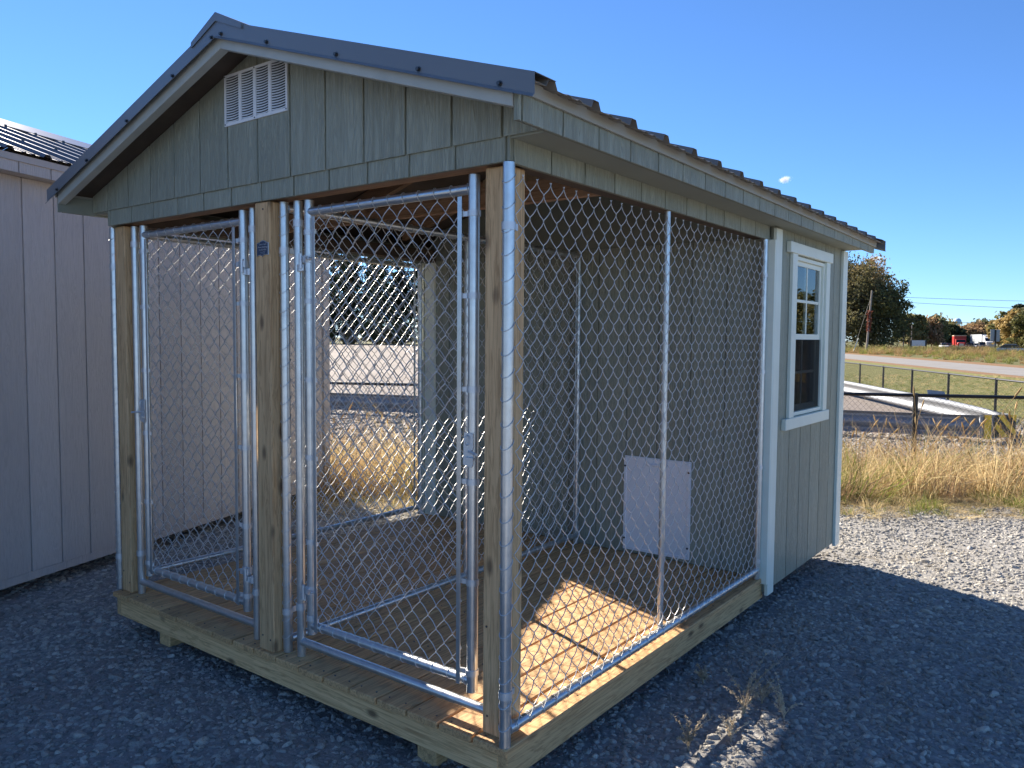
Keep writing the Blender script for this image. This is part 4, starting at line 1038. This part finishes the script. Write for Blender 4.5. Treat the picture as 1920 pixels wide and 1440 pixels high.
wh = plain('truck_white', (.74, .75, .76), .35, 0, .03); tg = plain('trailer_grey', (.42, .45, .48), .5, 0, .06)
obj('cab', MB().prism([(-3.4, .8), (-3.4, 1.9), (-2.0, 2.1), (-1.5, 3.0), (.2, 3.7), (.2, .8)], 0, -1.2, 1.2), wh, t, T=Tm, bevel=.1)
obj('windscreen', MB().prism([(-2.04, 2.14), (-1.56, 2.95), (-1.50, 2.92), (-1.98, 2.10)], 0, -1.05, 1.05), M_glassdk, t, T=Tm); obj('trailer', MB().box((-1.3, .9, 1.1), (1.3, 13, 3.95)), tg, t, T=Tm, bevel=.04)
obj('grille', MB().box((-.6, -3.46, .8), (.6, -3.405, 1.7)), M_chrome, t, T=Tm); obj('bumper', MB().box((-1.15, -3.55, .4), (1.15, -3.42, .78)), M_chrome, t, T=Tm)
for sx in (-1, 1):
    obj('headlight', MB().box((sx*.9-.15, -3.46, 1.0), (sx*.9+.15, -3.405, 1.3)), M_lamp, t, T=Tm)
    for y in (-2.4, -.2, 10, 11.3): obj('wheel', MB().tube([(sx*.75, y, .5), (sx*1.15, y, .5)], .5, 14), M_tyre, t, T=Tm, smooth=True)
M_pole = plain('weathered_pole', (.30, .255, .215), .85, 0, .15, 2); M_vine = leafy('red_vine', [(.20, .06, .04), (.27, .10, .07)], .3, 1)
x, y = far(1623, 128); z = zdep(128)
U = thing('utility_pole', (x, y, z), 'wooden utility pole with a red vine and a guy wire before the dark tree', 'pole')
xt, yt_ = far(1630, 128); pipe('mast', [(x, y, z-.3), (xt, yt_, z+10.1)], [.18, .12], U, M_pole, 10)
rv = np.random.RandomState(3); n = 420; p = np.stack([rv.normal(0, .15, n), rv.normal(0, .15, n), rv.uniform(3.4, 6.8, n)], 1)+np.array([x+(xt-x)*.5, y+(yt_-y)*.5, z]); e1 = rv.normal(0, .09, (n, 3)); e2 = rv.normal(0, .09, (n, 3))
raw_mesh('vine', np.stack([p-e1, p-e2, p+e1, p+e2], 1).reshape(-1, 3), np.arange(4*n).reshape(-1, 4), M_vine, U, smooth=False)
gx, gy_ = far(1598, 128); pipe('guy_wire', [(xt, yt_, z+9.4), (gx, gy_, z)], .03, U, M_black, 5)
pipe('guy_guard', [(gx+(xt-gx)*.02, gy_+(yt_-gy_)*.02, z+.15), (gx+(xt-gx)*.3, gy_+(yt_-gy_)*.3, z+2.4)], .06, U, M_white, 6)
for px, d, h, lb in ((1692, 150, 5.4, 'thin bare pole before the rusty tree'), (1707, 175, 5.6, 'slim lamp pole with a white head above the billboard')):
    x, y = far(px, d); t = thing('street_pole', (x, y, zdep(d)), lb, 'pole'); pipe('mast', [(x, y, zdep(d)-.2), (x, y, zdep(d)+h)], .11, t, M_pole, 8)
    if px == 1707: obj('lamp_head', MB().ball((x, y, zdep(d)+h+.2), .42, 8, 6, 1, 1, .6), M_white, t, smooth=True)
Tm, l = local(1720, 165, 0); t = thing('billboard', l, 'white billboard back with dark end posts standing low in the weeds', 'billboard')
obj('panel', MB().box((-1.65, -.05, .95), (1.65, .05, 2.15)), plain('billboard_white', (.62, .66, .74), .6, 0, .04), t, T=Tm)
for sx in (-1.78, 1.42): obj('post', MB().box((sx, -.12, -.3), (sx+.36, -.06, 2.15)), M_black, t, T=Tm)
Tm, l = local(1863, 150, .15); t = thing('road_sign', l, 'grey back of a tall road sign on a dark post near the barrier', 'sign')
obj('panel', MB().box((-1.0, -.03, 2.0), (1.0, .03, 4.3)), plain('sign_grey', (.33, .36, .38), .5, .2), t, T=Tm); obj('post', MB().box((-.12, -.20, -.3), (.12, -.035, 4.2)), M_black, t, T=Tm)
t = thing('highway_barrier', (*far(1890, 200), zdep(200)), 'long pale highway barrier beside the traffic', 'barrier')
a, b2 = far(1862, 203), far(2300, 190); zz = zdep(200); q = MB()
for p, n_ in ((a, 0), (b2, 0)): q.v += [(p[0], p[1], zz+.35), (p[0], p[1], zz+.85)]
q.f.append((0, 2, 3, 1)); o = obj('beam', q, M_gr, t, fix=False); m_ = o.modifiers.new('thickness', 'SOLIDIFY'); m_.thickness = .1
for k in range(14): xx, yy = a[0]+(b2[0]-a[0])*k/13, a[1]+(b2[1]-a[1])*k/13; B('post', (xx-.08, yy-.08, zz-.2), (xx+.08, yy+.08, zz+.34), M_pole, t, 0)
# water tower
d = 900; x, y = far(1791.5, d); z0 = 23.6; tw = thing('water_tower', (x, y, zdep(d)), 'pale blue water tower with a round tank above the far trees', 'water tower')
blue = plain('tower_paint', (.42, .58, .70), .45, 0, .04, .2)
obj('tank', MB().ball((x, y, z0), 4.3, 24, 16, 1, 1, 1.0), blue, tw, smooth=True)
pipe('riser', [(x, y, zdep(d)), (x, y, z0-3.8)], .8, tw, blue)
for k in range(6): a = k*math.pi/3+.2; pipe('leg', [(x+5.4*math.cos(a), y+5.4*math.sin(a), zdep(d)), (x+4.1*math.cos(a), y+4.1*math.sin(a), z0-.6)], .28, tw, blue, 8)
# power lines
for i, (pa_, ya_, pb_, yb_) in enumerate(((1640, 555, 1960, 562), (1640, 563, 1960, 577), (1700, 598, 1960, 607))):
    d = 140; A_, B_ = far(pa_-120, d), far(pb_+200, d); sl_ = (yb_-ya_)/(pb_-pa_)
    zA, zB = CAM[2]+(640-(ya_-120*sl_))/1478.2*d, CAM[2]+(640-(yb_+200*sl_))/1478.2*d
    pts = [(A_[0]+(B_[0]-A_[0])*k/16, A_[1]+(B_[1]-A_[1])*k/16, zA+(zB-zA)*k/16-1.1*(k/16)*(1-k/16)) for k in range(17)]
    o = obj('power_line', MB().tube(pts, .03, 5, False), M_black, fix=False); tag(o, ('topmost power line crossing the sky past the dark tree', 'middle power line crossing the sky past the dark tree', 'lowest thin power line over the far trees')[i], 'power line')
# cloud
m, nt, b = new_mat('cloud_vapour'); nt.nodes.remove(b); vol = N(nt, 'ShaderNodeVolumePrincipled'); vol.inputs['Color'].default_value = (1, 1, 1, 1); vol.inputs['Anisotropy'].default_value = .35
f = noi(nt, coords(nt, rand=False), .07, 6, .7)
tcg = N(nt, 'ShaderNodeTexCoord'); vm = N(nt, 'ShaderNodeVectorMath', operation='DISTANCE'); vm.inputs[1].default_value = (.5, .5, .42); nt.links.new(tcg.outputs['Generated'], vm.inputs[0])
fo = N(nt, 'ShaderNodeMapRange'); fo.inputs[1].default_value = .12; fo.inputs[2].default_value = .5; fo.inputs[3].default_value = .24; fo.inputs[4].default_value = -.12; nt.links.new(vm.outputs['Value'], fo.inputs[0])
ad_ = N(nt, 'ShaderNodeMath', operation='ADD'); nt.links.new(f, ad_.inputs[0]); nt.links.new(fo.outputs[0], ad_.inputs[1])
nt.links.new(ramp(nt, ad_.outputs[0], [(.56, (0, 0, 0)), (.80, (.11, .11, .11))]), vol.inputs['Density']); nt.links.new(vol.outputs[0], nt.nodes['Material Output'].inputs['Volume'])
for px, py, sx, sy, lb in ((1462, 342, 30, 13, 'small white cloud alone in the sky over the kennel roof'), (1634, 487, 32, 14, 'small white cloud behind the roof corner and dark tree')):
    d = 1900; lat = (px-960)/1478.2*d; x, y = at(lat, d); zc = CAM[2]+(640-py)/1478.2*d*1.0
    c = MB().ball((0, 0, 0), 1, 20, 12); c.v = [(v[0]*sx*.62*d/1478, v[1]*sx*.5*d/1478, v[2]*sy*.66*d/1478) for v in c.v]
    o = obj('cloud', c, m, T=Matrix.Translation((x, y, zc)) @ Matrix.Rotation(YAW, 4, 'Z'), smooth='all', fix=False); tag(o, lb, 'cloud', 'clouds')

# ------------------------------------------------------------------ dead weeds in the gravel
M_dead = leafy('dead_stems', [(.40, .32, .22), (.52, .44, .32), (.62, .55, .44)], .3, 12)
def dead_weed(name, label, x, y, h, seed, n=9):
    rg = random.Random(seed); q = MB(); z = G+.005
    for k in range(n):
        a = rg.uniform(0, 6.28); hh = h*rg.uniform(.35, 1.0); L_ = hh*rg.uniform(.2, .75)
        pts = [(x+math.cos(a)*L_*t*t+rg.uniform(-.004, .004), y+math.sin(a)*L_*t*t, z+hh*t*(1-.15*t)) for t in (0, .25, .5, .75, 1)]
        q.tube(pts, [.0016, .0014, .0012, .0009, .0006], 4, False)
        for j in range(30):
            t = rg.uniform(.45, 1); c = Vector((x+math.cos(a)*L_*t*t, y+math.sin(a)*L_*t*t, z+hh*t*(1-.15*t))); e1 = Vector((rg.gauss(0, 1), rg.gauss(0, 1), rg.gauss(0, 1))).normalized()*rg.uniform(.002, .0055); e2 = Vector((rg.gauss(0, 1), rg.gauss(0, 1), rg.gauss(0, 1))).normalized()*rg.uniform(.0015, .004)
            c = c+e1; q.quad(c-e1-e2, c+e1-e2, c+e1+e2, c-e1+e2)
    o = obj(name, q, M_dead, fix=False); return tag(o, label, 'weed', 'dead weeds in the gravel')
for i, (px, py, h, lb) in enumerate(((1394, 1345, .26, 'taller dead weed with seed tufts at the edge of the sun patch'), (1318, 1285, .13, 'small dry weed nearest the kennel rim board'), (1428, 1322, .15, 'bushy dry weed inside the sun patch on the gravel'), (1290, 1412, .17, 'thin upright dry sprig by the kennel corner'), (1470, 1352, .17, 'dry weed at the right end of the sun patch'), (1370, 1395, .12, 'low dry weed beside the thin sprig'))):
    dr = f_*1478.2+r_*(px-960)-u_*(py-720); tt = (G-CAM[2])/dr.z; dead_weed('dead_weed', lb, CAM[0]+dr.x*tt, CAM[1]+dr.y*tt, h, 200+i, 12)
mat_ = lib('dead_mats')
for k in range(3): lib_obj(mat_, 'mat', *tuft(80+k, 40, .30, .22, .0012, 1.6, flat=.72), M_dead)
gn_scatter('dead_grass', patch_obj('dead_grass', lambda d: (-.1*d, .66*d+.4), 1.6, 5.6, .012), mat_, 42, .4, 1.1, 31, .25, dens_noise=(1.6, .46, .68))

# small yellow dog house out in the yard, mirrored by the window
Tm = Matrix.Translation((12.4, 33.5, -.70)) @ Matrix.Rotation(.6, 4, 'Z')
t = thing('dog_house', (12.4, 33.5, -.70), 'small yellow dog house mirrored low in the window glass', 'dog house')
yl = plain('yellow_boards', (.62, .40, .05), .6, 0, .08)
obj('wall', MB().prism([(-.5, 0), (.5, 0), (.5, .75), (0, 1.1), (-.5, .75)], 1, -.6, .6), yl, t, T=Tm)
for s in (-1, 1): obj('roof', MB().prism([(0, 1.11), (s*.62, .68), (s*.62, .72), (0, 1.16)], 1, -.68, .68), M_roof, t, T=Tm)
obj('doorway', MB().box((-.2, -.62, .05), (.2, -.601, .6)), M_black, t, T=Tm)
